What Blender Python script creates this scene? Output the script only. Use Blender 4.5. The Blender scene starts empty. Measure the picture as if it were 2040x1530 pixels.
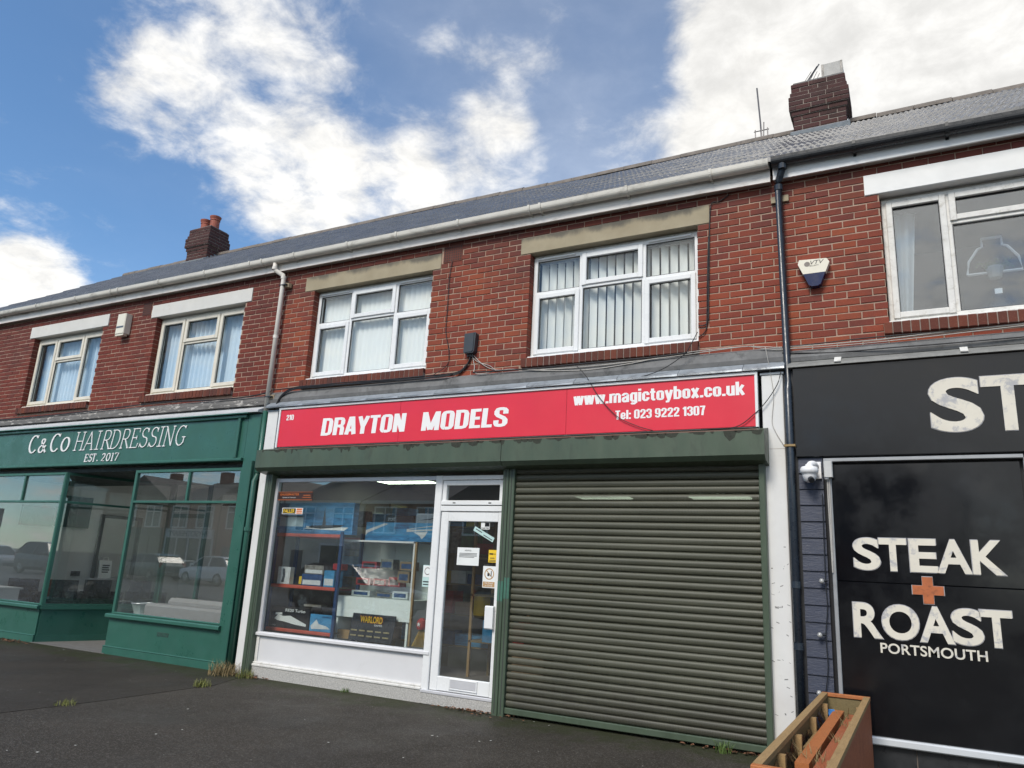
import bpy, bmesh, math, random
from mathutils import Vector, Matrix
random.seed(11)
SC = bpy.context.scene
COL = SC.collection
R_ = math.radians
# ------------------------------------------------------------------ camera
cd = bpy.data.cameras.new('camera'); cam = bpy.data.objects.new('camera', cd); COL.objects.link(cam)
SC.camera = cam
cd.sensor_fit = 'HORIZONTAL'; cd.sensor_width = 36.0; cd.lens = 1480.43 / 2040 * 36
cd.clip_start = 0.05; cd.clip_end = 3000
CAM = Vector((1.88284, -7.51903, 1.47284))
def cam_axes(yaw, pitch, roll):
    f = Vector((-math.sin(yaw)*math.cos(pitch), math.cos(yaw)*math.cos(pitch), math.sin(pitch)))
    r = Vector((math.cos(yaw), math.sin(yaw), 0)); u = r.cross(f)
    return f, r*math.cos(roll)+u*math.sin(roll), u*math.cos(roll)-r*math.sin(roll)
CF, CR, CU = cam_axes(R_(28.61940), R_(14.10475), R_(2.94713))
cam.matrix_world = Matrix(((CR.x, CU.x, -CF.x, CAM.x), (CR.y, CU.y, -CF.y, CAM.y), (CR.z, CU.z, -CF.z, CAM.z), (0, 0, 0, 1)))
# ------------------------------------------------------------------ exposure
SC.view_settings.view_transform = 'Standard'; SC.view_settings.look = 'None'
SC.view_settings.exposure = 1.1; SC.view_settings.gamma = 1.0
SC.view_settings.use_curve_mapping = False
# ------------------------------------------------------------------ sun and sky
SUN_EL, SUN_AZ = 46.0, 186.0         # azimuth is measured from +Y towards +X: soft fill added over the street for the shaded front
sdir = Vector((math.sin(R_(SUN_AZ))*math.cos(R_(SUN_EL)), math.cos(R_(SUN_AZ))*math.cos(R_(SUN_EL)), math.sin(R_(SUN_EL))))
sl = bpy.data.lights.new('fill_sun', 'SUN'); sl.energy = 1.5; sl.angle = R_(20); sl.color = (1.0, 0.94, 0.85)
so = bpy.data.objects.new('fill_sun', sl); COL.objects.link(so)
so.rotation_euler = (-sdir).to_track_quat('-Z', 'Y').to_euler()
W = bpy.data.worlds.new('World'); SC.world = W; W.use_nodes = True
wt = W.node_tree; wn = wt.nodes; wl = wt.links
for n in list(wn): wn.remove(n)
def WN(t, **k):
    n = wn.new(t)
    for a, b in k.items(): setattr(n, a, b)
    return n
def wset(n, i, v):
    if hasattr(v, 'is_linked'): wl.new(v, n.inputs[i])
    else: n.inputs[i].default_value = v
def wmath(op, a, b=0.0, c=0.0, clamp=False):
    n = WN('ShaderNodeMath', operation=op, use_clamp=clamp); wset(n, 0, a); wset(n, 1, b)
    if op in ('MULTIPLY_ADD', 'SMOOTH_MIN', 'SMOOTH_MAX'): wset(n, 2, c)
    return n.outputs[0]
def wmap(v, a, b, c=0.0, d=1.0, smooth=True):
    n = WN('ShaderNodeMapRange', interpolation_type='SMOOTHSTEP' if smooth else 'LINEAR', clamp=True)
    wset(n, 0, v); wset(n, 1, a); wset(n, 2, b); wset(n, 3, c); wset(n, 4, d); return n.outputs[0]
wo = WN('ShaderNodeOutputWorld'); bg = WN('ShaderNodeBackground')
sky = WN('ShaderNodeTexSky', sky_type='NISHITA', sun_disc=False)
sky.sun_elevation = R_(SUN_EL); sky.sun_rotation = R_(SUN_AZ)
sky.altitude = 0; sky.air_density = 1.0; sky.dust_density = 0.3; sky.ozone_density = 3.0
tc = WN('ShaderNodeTexCoord')
nrm = WN('ShaderNodeVectorMath', operation='NORMALIZE'); wl.new(tc.outputs['Generated'], nrm.inputs[0]); DIR = nrm.outputs[0]
def blob(px, py, rdeg, soft, d=None):        # a patch of sky round one direction
    d = d or (CF + CR*((px-1020)/1480.43) - CU*((py-765)/1480.43)).normalized()
    n = WN('ShaderNodeVectorMath', operation='DOT_PRODUCT'); wl.new(DIR, n.inputs[0]); n.inputs[1].default_value = d
    return wmap(n.outputs['Value'], math.cos(R_(rdeg+soft)), math.cos(R_(max(rdeg-soft, 0.0))))
sep = WN('ShaderNodeSeparateXYZ'); wl.new(DIR, sep.inputs[0])
zc = wmath('ADD', wmath('MAXIMUM', sep.outputs[2], 0.0), 0.22)
cmb = WN('ShaderNodeCombineXYZ'); wset(cmb, 0, wmath('DIVIDE', sep.outputs[0], zc)); wset(cmb, 1, wmath('DIVIDE', sep.outputs[1], zc))
wset(cmb, 2, wmath('MULTIPLY', sep.outputs[2], 0.6))
def wnoise(scale, detail, rough, dist=0.0, off=(0, 0, 0)):
    mp = WN('ShaderNodeMapping'); mp.inputs['Location'].default_value = off; wl.new(cmb.outputs[0], mp.inputs[0])
    n = WN('ShaderNodeTexNoise'); n.inputs['Scale'].default_value = scale; n.inputs['Detail'].default_value = detail
    n.inputs['Roughness'].default_value = rough; n.inputs['Distortion'].default_value = dist
    wl.new(mp.outputs[0], n.inputs['Vector']); return n.outputs['Fac']
n1 = wnoise(4.2, 12, 0.60, 0.15, (3.1, 1.7, 0)); n2 = wnoise(12.0, 10, 0.62, 0.25, (0.3, 5.2, 2)); n3 = wnoise(1.6, 5, 0.5, 0.2, (7.7, 2.2, 0))
fr = blob(1020, 260, 30, 10)          # the open blue gap over the terrace
bias = wmath('MULTIPLY', fr, -0.30)
bias = wmath('ADD', bias, 0.06)
for (px, py, r, s, a) in [(450, 110, 4.5, 5, .27), (330, 210, 3, 3.5, .17), (600, 20, 4, 4.5, .22), (600, 385, 4, 3.5, .40), (730, 390, 3.5, 3.5, .22), (940, 370, 4.5, 3.5, .58), (740, 250, 3, 3, .16),
                          (1700, 120, 11, 5, .52), (1480, 250, 3.5, 3, .36), (1950, 60, 10, 6, .5), (1430, 40, 2.5, 3, .22), (1220, 300, 2.6, 3, .26), (1070, 50, 2.5, 3, .2), (1090, 200, 2, 2.5, .17), (1000, 230, 1.5, 2, .2),
                          (40, 565, 2.4, 2.4, .42), (930, 105, 2, 2, .16)]:
    bias = wmath('ADD', bias, wmath('MULTIPLY', blob(px, py, r, s), a))
bias = wmath('ADD', bias, wmath('MULTIPLY', blob(0, 0, 24, 12, Vector((.12, -.90, .40)).normalized()), .30))     # cloud bank over the street, mirrored grey in the upper windows
dens0 = wmath('ADD', wmath('ADD', wmath('MULTIPLY', n1, 0.66), wmath('MULTIPLY', n2, 0.34)), -0.5)
dens = wmath('ADD', wmath('MULTIPLY_ADD', dens0, 1.75, 0.5), bias)
cov = wmap(dens, 0.44, 0.90, 0.0, 0.97)
veil = wmath('MULTIPLY', wmath('ADD', wmath('MULTIPLY', blob(1330, 170, 15, 13), .20), .03), wmap(n3, .25, .7, .6, 1.3))       # thin high cloud
cov = wmath('MAXIMUM', cov, wmath('ADD', veil, wmath('MULTIPLY', cov, .8)))
shade = wmap(wmath('ADD', wmath('MULTIPLY', n3, 0.5), wmath('MULTIPLY', n2, 0.5)), 0.36, 0.62, 0.74, 1.03)
sd = WN('ShaderNodeVectorMath', operation='DOT_PRODUCT'); wl.new(DIR, sd.inputs[0]); sd.inputs[1].default_value = sdir
glow = wmap(sd.outputs['Value'], 0.55, 1.0, 0.0, 1.0)
CLOUD_GAIN = 7.2                       # sunlit cloud in the sky texture's own units
cb = wmath('MULTIPLY', shade, wmath('ADD', wmath('MULTIPLY', glow, 2.0), CLOUD_GAIN))
cc = WN('ShaderNodeVectorMath', operation='SCALE'); cc.inputs[0].default_value = (1.0, 0.985, 0.95); wl.new(cb, cc.inputs['Scale'])
mx = WN('ShaderNodeMix', data_type='RGBA'); wl.new(cov, mx.inputs[0])
tint = WN('ShaderNodeMix', data_type='RGBA', blend_type='MULTIPLY'); tint.inputs[0].default_value = 1.0; wl.new(sky.outputs[0], tint.inputs[6]); tint.inputs[7].default_value = (.80, 1.03, 1.14, 1)
wl.new(tint.outputs[2], mx.inputs[6]); wl.new(cc.outputs[0], mx.inputs[7])
wl.new(mx.outputs[2], bg.inputs['Color']); bg.inputs['Strength'].default_value = 0.072
wl.new(bg.outputs[0], wo.inputs['Surface'])
SC.cycles.max_bounces = 10; SC.cycles.transparent_max_bounces = 16; SC.cycles.glossy_bounces = 4
SC.cycles.sample_clamp_indirect = 6.0

# ------------------------------------------------------------------ helpers
def props(o, label=None, cat=None, group=None, kind=None):
    if label: o['label'] = label
    if cat: o['category'] = cat
    if group: o['group'] = group
    if kind: o['kind'] = kind
    return o
def wloc(o):
    v = Vector((0, 0, 0))
    while o is not None: v += o.location; o = o.parent
    return v
def link(name, data, parent=None, loc=None):
    o = bpy.data.objects.new(name, data); COL.objects.link(o)
    if parent is not None: o.parent = parent
    if loc is not None: o.location = Vector(loc) - (wloc(parent) if parent is not None else Vector((0, 0, 0)))
    return o
def empty(name, loc, label, cat, group=None):
    o = link(name, None, None, loc); o.empty_display_size = 0.2
    return props(o, label, cat, group)
class MB:
    def __init__(s): s.v = []; s.f = []; s.m = []
    def add(s, vs, fs, mi=0):
        b = len(s.v); s.v += [tuple(v) for v in vs]; s.f += [tuple(i+b for i in f) for f in fs]; s.m += [mi]*len(fs); return s
    def box(s, x0, x1, y0, y1, z0, z1, mi=0):
        return s.add([(x0,y0,z0),(x1,y0,z0),(x1,y1,z0),(x0,y1,z0),(x0,y0,z1),(x1,y0,z1),(x1,y1,z1),(x0,y1,z1)],
                     [(0,3,2,1),(4,5,6,7),(0,1,5,4),(1,2,6,5),(2,3,7,6),(3,0,4,7)], mi)
    def obox(s, c, ax, ay, az, mi=0):            # box from a centre and three half-axis vectors
        c, ax, ay, az = Vector(c), Vector(ax), Vector(ay), Vector(az)
        vs = [c+ax*i+ay*j+az*k for k in (-1,1) for (i,j) in ((-1,-1),(1,-1),(1,1),(-1,1))]
        return s.add(vs, [(0,3,2,1),(4,5,6,7),(0,1,5,4),(1,2,6,5),(2,3,7,6),(3,0,4,7)], mi)
    def bbox(s, x0, x1, y0, y1, z0, z1, b=.006, mi=0):   # box with its long edges chamfered (section in YZ or by face inset)
        vs = []
        for (x, i) in ((x0, 1), (x1, -1)):
            vs += [(x, y0+b, z0), (x, y1-b, z0), (x, y1, z0+b), (x, y1, z1-b), (x, y1-b, z1), (x, y0+b, z1), (x, y0, z1-b), (x, y0, z0+b)]
        fs = [tuple(range(7, -1, -1)), tuple(range(8, 16))] + [(i, (i+1) % 8, 8+(i+1) % 8, 8+i) for i in range(8)]
        return s.add(vs, fs, mi)
    def vbox(s, x0, x1, y0, y1, z0, z1, b=.006, mi=0):   # same, chamfered along the vertical edges
        sec = [(x0+b, y0), (x1-b, y0), (x1, y0+b), (x1, y1-b), (x1-b, y1), (x0+b, y1), (x0, y1-b), (x0, y0+b)]
        vs = [(x, y, z0) for x, y in sec] + [(x, y, z1) for x, y in sec]
        return s.add(vs, [tuple(range(7, -1, -1)), tuple(range(8, 16))] + [(i, (i+1) % 8, 8+(i+1) % 8, 8+i) for i in range(8)], mi)
    def prism_x(s, sec, x0, x1, mi=0):           # section of (y,z) points run along X
        n = len(sec); vs = [(x0, y, z) for y, z in sec] + [(x1, y, z) for y, z in sec]
        return s.add(vs, [tuple(range(n)), tuple(range(2*n-1, n-1, -1))] + [(i, n+i, n+(i+1) % n, (i+1) % n) for i in range(n)], mi)
    def prism_y(s, sec, y0, y1, mi=0):           # outline of (x,z) points, y0 the front
        n = len(sec); vs = [(x, y0, z) for x, z in sec] + [(x, y1, z) for x, z in sec]
        return s.add(vs, [tuple(range(n)), tuple(range(2*n-1, n-1, -1))] + [(i, n+i, n+(i+1) % n, (i+1) % n) for i in range(n)], mi)
    def prism_z(s, sec, z0, z1, mi=0):
        n = len(sec); vs = [(x, y, z0) for x, y in sec] + [(x, y, z1) for x, y in sec]
        return s.add(vs, [tuple(range(n-1, -1, -1)), tuple(range(n, 2*n))] + [(i, (i+1) % n, n+(i+1) % n, n+i) for i in range(n)], mi)
    def tube(s, pts, r, n=8, mi=0, cap=True):
        pts = [Vector(p) for p in pts]; rings = []; up = Vector((0, 0, 1))
        rr = r if isinstance(r, (list, tuple)) else [r]*len(pts)
        b = len(s.v)
        for i, p in enumerate(pts):
            t = (pts[min(i+1, len(pts)-1)] - pts[max(i-1, 0)]).normalized()
            u = up if abs(t.dot(up)) < .95 else Vector((1, 0, 0))
            a = t.cross(u).normalized(); c = a.cross(t)
            for k in range(n):
                w = 2*math.pi*k/n; s.v.append(tuple(p + (a*math.cos(w)+c*math.sin(w))*rr[i]))
        for i in range(len(pts)-1):
            for k in range(n):
                s.f.append((b+i*n+k, b+i*n+(k+1) % n, b+(i+1)*n+(k+1) % n, b+(i+1)*n+k)); s.m.append(mi)
        if cap:
            s.f.append(tuple(b+k for k in range(n))[::-1]); s.f.append(tuple(b+(len(pts)-1)*n+k for k in range(n))); s.m += [mi, mi]
        return s
    def lathe(s, c, prof, n=16, mi=0):           # profile of (r,z) round a vertical axis
        b = len(s.v); cx, cy, cz = c
        for r, z in prof:
            for k in range(n):
                w = 2*math.pi*k/n; s.v.append((cx+r*math.cos(w), cy+r*math.sin(w), cz+z))
        for i in range(len(prof)-1):
            for k in range(n):
                s.f.append((b+i*n+k, b+i*n+(k+1) % n, b+(i+1)*n+(k+1) % n, b+(i+1)*n+k)); s.m.append(mi)
        s.f.append(tuple(b+k for k in range(n))[::-1]); s.f.append(tuple(b+(len(prof)-1)*n+k for k in range(n))); s.m += [mi, mi]
        return s
    def build(s, name, mats, parent=None, smooth=False, loc=None):
        me = bpy.data.meshes.new(name)
        o0 = Vector(loc) if loc is not None else (wloc(parent) if parent is not None else Vector((0, 0, 0)))
        me.from_pydata([tuple(Vector(v)-o0) for v in s.v], [], s.f)
        if not isinstance(mats, (list, tuple)): mats = [mats]
        for m in mats: me.materials.append(m)
        if len(mats) > 1: me.polygons.foreach_set('material_index', s.m)
        me.update()
        bm = bmesh.new(); bm.from_mesh(me); bmesh.ops.recalc_face_normals(bm, faces=bm.faces[:]); bm.to_mesh(me); bm.free()
        if smooth: me.polygons.foreach_set('use_smooth', [True]*len(me.polygons))
        return link(name, me, parent, o0)
def smooth_path(pts, k=5):
    P = [Vector(p) for p in pts]; out = []
    for i in range(len(P)-1):
        a, b, c, d = P[max(i-1, 0)], P[i], P[i+1], P[min(i+2, len(P)-1)]
        for j in range(k):
            t = j/k
            out.append(.5*((2*b)+(c-a)*t+(2*a-5*b+4*c-d)*t*t+(3*b-a-3*c+d)*t**3))
    return out + [P[-1]]
def lerp_pts(tab, x):
    if x <= tab[0][0]: return tab[0][1]
    for (a, b), (c, d) in zip(tab, tab[1:]):
        if x <= c: return b + (d-b)*(x-a)/(c-a)
    return tab[-1][1]
# ------------------------------------------------------------------ materials
MATS = {}
def nt(name):
    m = bpy.data.materials.new(name); m.use_nodes = True; t = m.node_tree
    for n in list(t.nodes): t.nodes.remove(n)
    o = t.nodes.new('ShaderNodeOutputMaterial'); p = t.nodes.new('ShaderNodeBsdfPrincipled'); t.links.new(p.outputs[0], o.inputs[0])
    MATS[name] = m
    return m, t, p, o
def N(t, ty, **k):
    n = t.nodes.new(ty)
    for a, b in k.items(): setattr(n, a, b)
    return n
def noise(t, vec, scale, detail=5, rough=.6, dist=0.0):
    n = N(t, 'ShaderNodeTexNoise'); n.inputs['Scale'].default_value = scale; n.inputs['Detail'].default_value = detail
    n.inputs['Roughness'].default_value = rough; n.inputs['Distortion'].default_value = dist
    if vec is not None: t.links.new(vec, n.inputs['Vector'])
    return n.outputs['Fac']
def ramp(t, fac, stops, interp='LINEAR'):
    n = N(t, 'ShaderNodeValToRGB'); n.color_ramp.interpolation = interp
    e = n.color_ramp.elements
    while len(e) < len(stops): e.new(.5)
    for i, (p, c) in enumerate(stops):
        e[i].position = p; e[i].color = (*c, 1) if len(c) == 3 else c
    t.links.new(fac, n.inputs[0]); return n.outputs[0]
def mixc(t, fac, a, b, blend='MIX'):
    n = N(t, 'ShaderNodeMix', data_type='RGBA', blend_type=blend)
    for i, v in ((0, fac), (6, a), (7, b)):
        if hasattr(v, 'is_linked'): t.links.new(v, n.inputs[i])
        else: n.inputs[i].default_value = (*v, 1) if isinstance(v, (tuple, list)) else v
    return n.outputs[2]
def mth(t, op, a, b=0.0, clamp=False):
    n = N(t, 'ShaderNodeMath', operation=op, use_clamp=clamp)
    for i, v in ((0, a), (1, b)):
        if hasattr(v, 'is_linked'): t.links.new(v, n.inputs[i])
        else: n.inputs[i].default_value = v
    return n.outputs[0]
def mrange(t, v, a, b, c=0.0, d=1.0):
    n = N(t, 'ShaderNodeMapRange', interpolation_type='SMOOTHSTEP', clamp=True)
    t.links.new(v, n.inputs[0])
    for i, q in ((1, a), (2, b), (3, c), (4, d)): n.inputs[i].default_value = q
    return n.outputs[0]
def pos(t): return N(t, 'ShaderNodeNewGeometry').outputs['Position']
def sc_vec(t, v, s):
    n = N(t, 'ShaderNodeMapping'); n.inputs['Scale'].default_value = s; t.links.new(v, n.inputs[0]); return n.outputs[0]
def bump(t, p, h, strength=.3, dist=.01):
    b = N(t, 'ShaderNodeBump'); b.inputs['Strength'].default_value = strength; b.inputs['Distance'].default_value = dist
    t.links.new(h, b.inputs['Height']); t.links.new(b.outputs[0], p.inputs['Normal'])
def pm(name, col, rough=.5, var=.12, scale=6.0, metal=0.0, bmp=0.0, bscale=60.0, dirt=None, dcol=(.05, .045, .04), stretch=(1, 1, 1), spec=None):
    """painted or plain surface: base colour, slow tonal drift, fine relief, optional patchy grime"""
    if name in MATS: return MATS[name]
    m, t, p, o = nt(name); P = sc_vec(t, pos(t), stretch)
    a = tuple(c*(1-var) for c in col); b = tuple(min(1, c*(1+var)) for c in col)
    c = ramp(t, noise(t, P, scale, 6, .62), [(.3, a), (.7, b)])
    if dirt:
        g = mrange(t, noise(t, P, scale*1.7, 8, .7, .4), dirt[0], dirt[1], 0, dirt[2]); c = mixc(t, g, c, dcol)
    t.links.new(c, p.inputs['Base Color'])
    r = mrange(t, noise(t, P, scale*2.3, 4), .3, .7, max(.02, rough-.1), min(1, rough+.1)); t.links.new(r, p.inputs['Roughness'])
    p.inputs['Metallic'].default_value = metal
    if spec is not None: p.inputs['Specular IOR Level'].default_value = spec
    if bmp: bump(t, p, noise(t, P, bscale, 4), bmp, .004)
    return m
def emis(name, col, s):
    m, t, p, o = nt(name); p.inputs['Base Color'].default_value = (*col, 1)
    p.inputs['Emission Color'].default_value = (*col, 1); p.inputs['Emission Strength'].default_value = s; return m
def glass(name, tint=(.96, .98, .975), ior=1.5, rough=0.0, dirt=.0):
    m, t, p, o = nt(name); t.nodes.remove(p)
    tr = N(t, 'ShaderNodeBsdfTransparent'); tr.inputs[0].default_value = (*tint, 1)
    gl = N(t, 'ShaderNodeBsdfGlossy'); gl.inputs['Roughness'].default_value = rough; gl.inputs[0].default_value = (1, 1, 1, 1)
    ge = N(t, 'ShaderNodeNewGeometry'); dt = N(t, 'ShaderNodeVectorMath', operation='DOT_PRODUCT'); t.links.new(ge.outputs['Normal'], dt.inputs[0]); t.links.new(ge.outputs['Incoming'], dt.inputs[1])
    om = mth(t, 'SUBTRACT', 1.0, mth(t, 'ABSOLUTE', dt.outputs['Value']), True)          # Schlick, the same from both sides of the sheet
    r0 = ((ior-1)/(ior+1))**2
    f2 = mth(t, 'ADD', mth(t, 'MULTIPLY', mth(t, 'POWER', om, 5.0), 1-r0), r0, True)
    mx = N(t, 'ShaderNodeMixShader'); t.links.new(f2, mx.inputs[0]); t.links.new(tr.outputs[0], mx.inputs[1]); t.links.new(gl.outputs[0], mx.inputs[2])
    last = mx
    if dirt:
        df = N(t, 'ShaderNodeBsdfDiffuse'); df.inputs[0].default_value = (.6, .6, .58, 1)
        m2 = N(t, 'ShaderNodeMixShader'); g = mrange(t, noise(t, pos(t), 5, 6, .7, .6), .45, .8, 0.01, dirt)
        t.links.new(g, m2.inputs[0]); t.links.new(mx.outputs[0], m2.inputs[1]); t.links.new(df.outputs[0], m2.inputs[2]); last = m2
    t.links.new(last.outputs[0], o.inputs[0]); return m
def rnd_piece(t):
    oi = N(t, 'ShaderNodeObjectInfo').outputs['Random']; gi = N(t, 'ShaderNodeNewGeometry').outputs['Random Per Island']
    return mth(t, 'FRACT', mth(t, 'ADD', oi, gi))
def brick_mat(name, cols, dark_mix=.45, bm=.35, zlo=3.7, zhi=5.6):
    m, t, p, o = nt(name); r = rnd_piece(t); P = pos(t)
    c = ramp(t, r, [(i/(len(cols)-1), k) for i, k in enumerate(cols)])
    c = mixc(t, mrange(t, noise(t, sc_vec(t, P, (1, 1, 2)), 22, 6, .7), .38, .78, 0, .30), c, (.11, .042, .032))      # burnt patches in the face
    c = mixc(t, mrange(t, noise(t, P, 120, 3, .6), .55, .8, 0, .35), c, (.42, .22, .16))                              # sandy flecks
    c = mixc(t, mrange(t, noise(t, sc_vec(t, P, (.8, 1, 1.1)), 1.1, 6, .65, .8), .45, .72, 0, dark_mix), c, (.075, .04, .038))   # sooty clouds over the wall
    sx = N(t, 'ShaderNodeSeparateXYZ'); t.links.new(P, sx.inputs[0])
    up = mth(t, 'ADD', mrange(t, sx.outputs[2], zlo+.5, zhi, 0, .45), noise(t, sc_vec(t, P, (1.2, 1, .5)), 1.3, 6, .65))            # darker maroon towards the wall top, broken up by noise
    c = mixc(t, mrange(t, up, .60, 1.0, 0, dark_mix), c, (.07, .034, .034))
    st = noise(t, sc_vec(t, P, (3.2, 1, .35)), 2.0, 6, .7)                                                                          # pale run-off streaks
    c = mixc(t, mrange(t, st, .60, .78, 0, .22), c, (.36, .23, .18))
    t.links.new(c, p.inputs['Base Color']); p.inputs['Roughness'].default_value = .86; p.inputs['Specular IOR Level'].default_value = .25
    bump(t, p, noise(t, P, 160, 5, .7), bm, .004); return m
# ------------------------------------------------------------------ surface palette
M_MORTAR = pm('mortar', (.36, .25, .19), .9, .2, 14, bmp=.4, bscale=150)
M_MORTAR_D = pm('dark_mortar', (.24, .20, .175), .9, .25, 14, bmp=.4, bscale=150)
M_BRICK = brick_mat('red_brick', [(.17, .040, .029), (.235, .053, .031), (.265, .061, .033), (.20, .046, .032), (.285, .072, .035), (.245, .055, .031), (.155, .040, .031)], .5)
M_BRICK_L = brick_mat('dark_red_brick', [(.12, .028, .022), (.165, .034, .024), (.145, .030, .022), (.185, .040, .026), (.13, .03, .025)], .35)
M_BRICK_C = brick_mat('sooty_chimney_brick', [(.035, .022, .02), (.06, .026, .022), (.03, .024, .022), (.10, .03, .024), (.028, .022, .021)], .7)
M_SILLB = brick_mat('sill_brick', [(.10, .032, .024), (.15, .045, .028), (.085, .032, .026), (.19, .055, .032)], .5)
M_UPVC = pm('white_upvc', (.74, .75, .75), .32, .04, 3, dirt=(.55, .85, .25), dcol=(.42, .40, .36))
M_CREAM = pm('cream_painted_timber', (.66, .62, .53), .5, .08, 5, dirt=(.55, .8, .5), dcol=(.38, .34, .27))
M_OLDW = pm('weathered_white_timber', (.66, .65, .62), .55, .1, 9, dirt=(.5, .75, .7), dcol=(.34, .31, .26))
M_WPAINT = pm('white_masonry_paint', (.66, .66, .65), .6, .05, 3, dirt=(.58, .8, .4), dcol=(.4, .38, .35), bmp=.1, bscale=80)
def lintel_mat():
    m, t, p, o = nt('weathered_stone_lintel'); P = pos(t); c = ramp(t, noise(t, P, 3, 6), [(.3, (.29, .245, .165)), (.7, (.37, .32, .225))])
    sx = N(t, 'ShaderNodeSeparateXYZ'); t.links.new(P, sx.inputs[0])
    k = mth(t, 'ADD', mrange(t, sx.outputs[2], 5.33, 5.50, 0, .42), noise(t, sc_vec(t, P, (1.3, 1, .6)), 2.2, 7, .62))     # rain-washed grime along the upper edge
    c = mixc(t, mrange(t, k, .66, .98, 0, .85), c, (.085, .08, .07)); t.links.new(c, p.inputs['Base Color']); p.inputs['Roughness'].default_value = .85; bump(t, p, noise(t, P, 70, 4), .3, .004); return m
M_LINTEL = lintel_mat()
M_LINTELW = pm('white_painted_lintel', (.74, .74, .73), .6, .04, 3, dirt=(.62, .8, .5), dcol=(.5, .44, .36))
M_LINTELC = pm('off_white_painted_lintel', (.60, .59, .56), .6, .06, 3, dirt=(.56, .76, .6), dcol=(.44, .37, .28))
M_FASCIA = pm('white_fascia_board', (.72, .69, .66), .55, .07, 3, dirt=(.48, .75, .6), dcol=(.26, .24, .22), stretch=(.5, 1, 2))
M_FASCIA_N = pm('clean_white_fascia', (.72, .73, .74), .4, .03, 3, dirt=(.6, .85, .3), dcol=(.5, .49, .47))
M_SOFFIT = pm('shade_grey_soffit', (.36, .33, .30), .7, .1, 6)  # soffit colour darkened to stand in for shade below the eaves
M_GUTTER = pm('aged_white_gutter', (.58, .555, .50), .5, .1, 3, dirt=(.5, .75, .7), dcol=(.17, .155, .125), stretch=(.6, 1, 1))
M_PIPEW = pm('cream_plastic_pipe', (.72, .68, .62), .4, .06, 5, dirt=(.55, .8, .5), dcol=(.35, .31, .26))
M_BLACKP = pm('black_plastic', (.018, .02, .024), .32, .15, 6)
M_PIPEB = pm('blue_black_pipe', (.022, .03, .042), .3, .15, 6, dirt=(.6, .85, .4), dcol=(.08, .08, .08))
M_GREEN = pm('salon_green_paint', (.028, .105, .078), .36, .1, 2.2, dirt=(.6, .85, .35), dcol=(.015, .05, .04), bmp=.08, bscale=30)
M_GREEN2 = pm('salon_green_trim', (.030, .112, .084), .4, .1, 4, dirt=(.66, .8, .3), dcol=(.3, .32, .28))
M_OLIVE = pm('shutter_green_paint', (.062, .088, .058), .42, .12, 3, dirt=(.5, .8, .6), dcol=(.03, .036, .026), stretch=(1.5, 1, .5))
M_LEAD = pm('lead_flashing', (.30, .33, .36), .45, .18, 7, metal=.25, dirt=(.5, .7, .5), dcol=(.12, .13, .14))
M_CEMENT = pm('grey_cement_band', (.15, .15, .15), .85, .22, 5, dirt=(.5, .72, .7), dcol=(.05, .05, .05), bmp=.5, bscale=50)
M_CEMENT_P = pm('peeling_cement_band', (.13, .125, .12), .85, .25, 5, dirt=(.56, .6, .9), dcol=(.45, .43, .40), stretch=(.8, 1, 2.5), bmp=.5, bscale=50)
M_RED = pm('red_sign_vinyl', (.66, .022, .046), .38, .05, 1.5, dirt=(.62, .9, .35), dcol=(.25, .02, .03))
M_WLET = pm('white_sign_vinyl', (.80, .79, .79), .5, .03, 4)
M_ALU = pm('silver_aluminium', (.58, .58, .60), .38, .05, 4, metal=.2, dirt=(.6, .85, .35), dcol=(.35, .34, .33))
M_PANELW = pm('white_stall_panel', (.63, .63, .64), .45, .04, 2.5, dirt=(.58, .85, .4), dcol=(.42, .41, .4))
M_PEBBLE = pm('pebbledash_plinth', (.42, .41, .39), .9, .3, 60, dirt=(.5, .65, .8), dcol=(.14, .14, .13), bmp=1.0, bscale=110)
M_BLACKG = pm('black_sign_panel', (.0045, .005, .0065), .17, .25, 1.2, dirt=(.6, .9, .35), dcol=(.02, .021, .024))
M_NAVY = pm('navy_cladding_board', (.030, .038, .066), .5, .1, 3, bmp=.9, bscale=18, stretch=(1.0, 1, 9))
M_CREAMLET = pm('distressed_cream_letter', (.66, .62, .53), .5, .05, 5, dirt=(.52, .64, .75), dcol=(.30, .31, .35))
M_COPPER = pm('rusty_orange_cross', (.42, .12, .04), .5, .15, 14, dirt=(.5, .66, .6), dcol=(.12, .045, .025))
M_LETEDGE = pm('grey_letter_edge', (.33, .33, .35), .5, .05, 5)
M_TILE = None
M_SLAT_IN = pm('dark_interior', (.035, .035, .036), .9, .1, 3)
M_ROOMG = pm('grey_room_wall', (.42, .42, .40), .9, .05, 1)
M_ROOMD = pm('dim_room_wall', (.16, .17, .18), .9, .08, 1)
M_CARPET = pm('interior_floor', (.12, .11, .10), .8, .15, 4)
M_CEIL = pm('interior_ceiling', (.6, .6, .58), .9, .03, 2)
M_GLASS = glass('window_glass')
M_GLASSUP = glass('upper_window_glass', (.99, 1, 1), 1.5)
M_GLASSD = glass('tinted_upper_glass', (.85, .89, .91), 2.05)
M_GLASSS = glass('shop_glass', (.96, .98, .97), 2.05, dirt=.03)
M_CABLEB = pm('black_cable', (.012, .012, .014), .5, .1, 8)
M_CABLEW = pm('grey_white_cable', (.42, .40, .37), .55, .12, 8)
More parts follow.
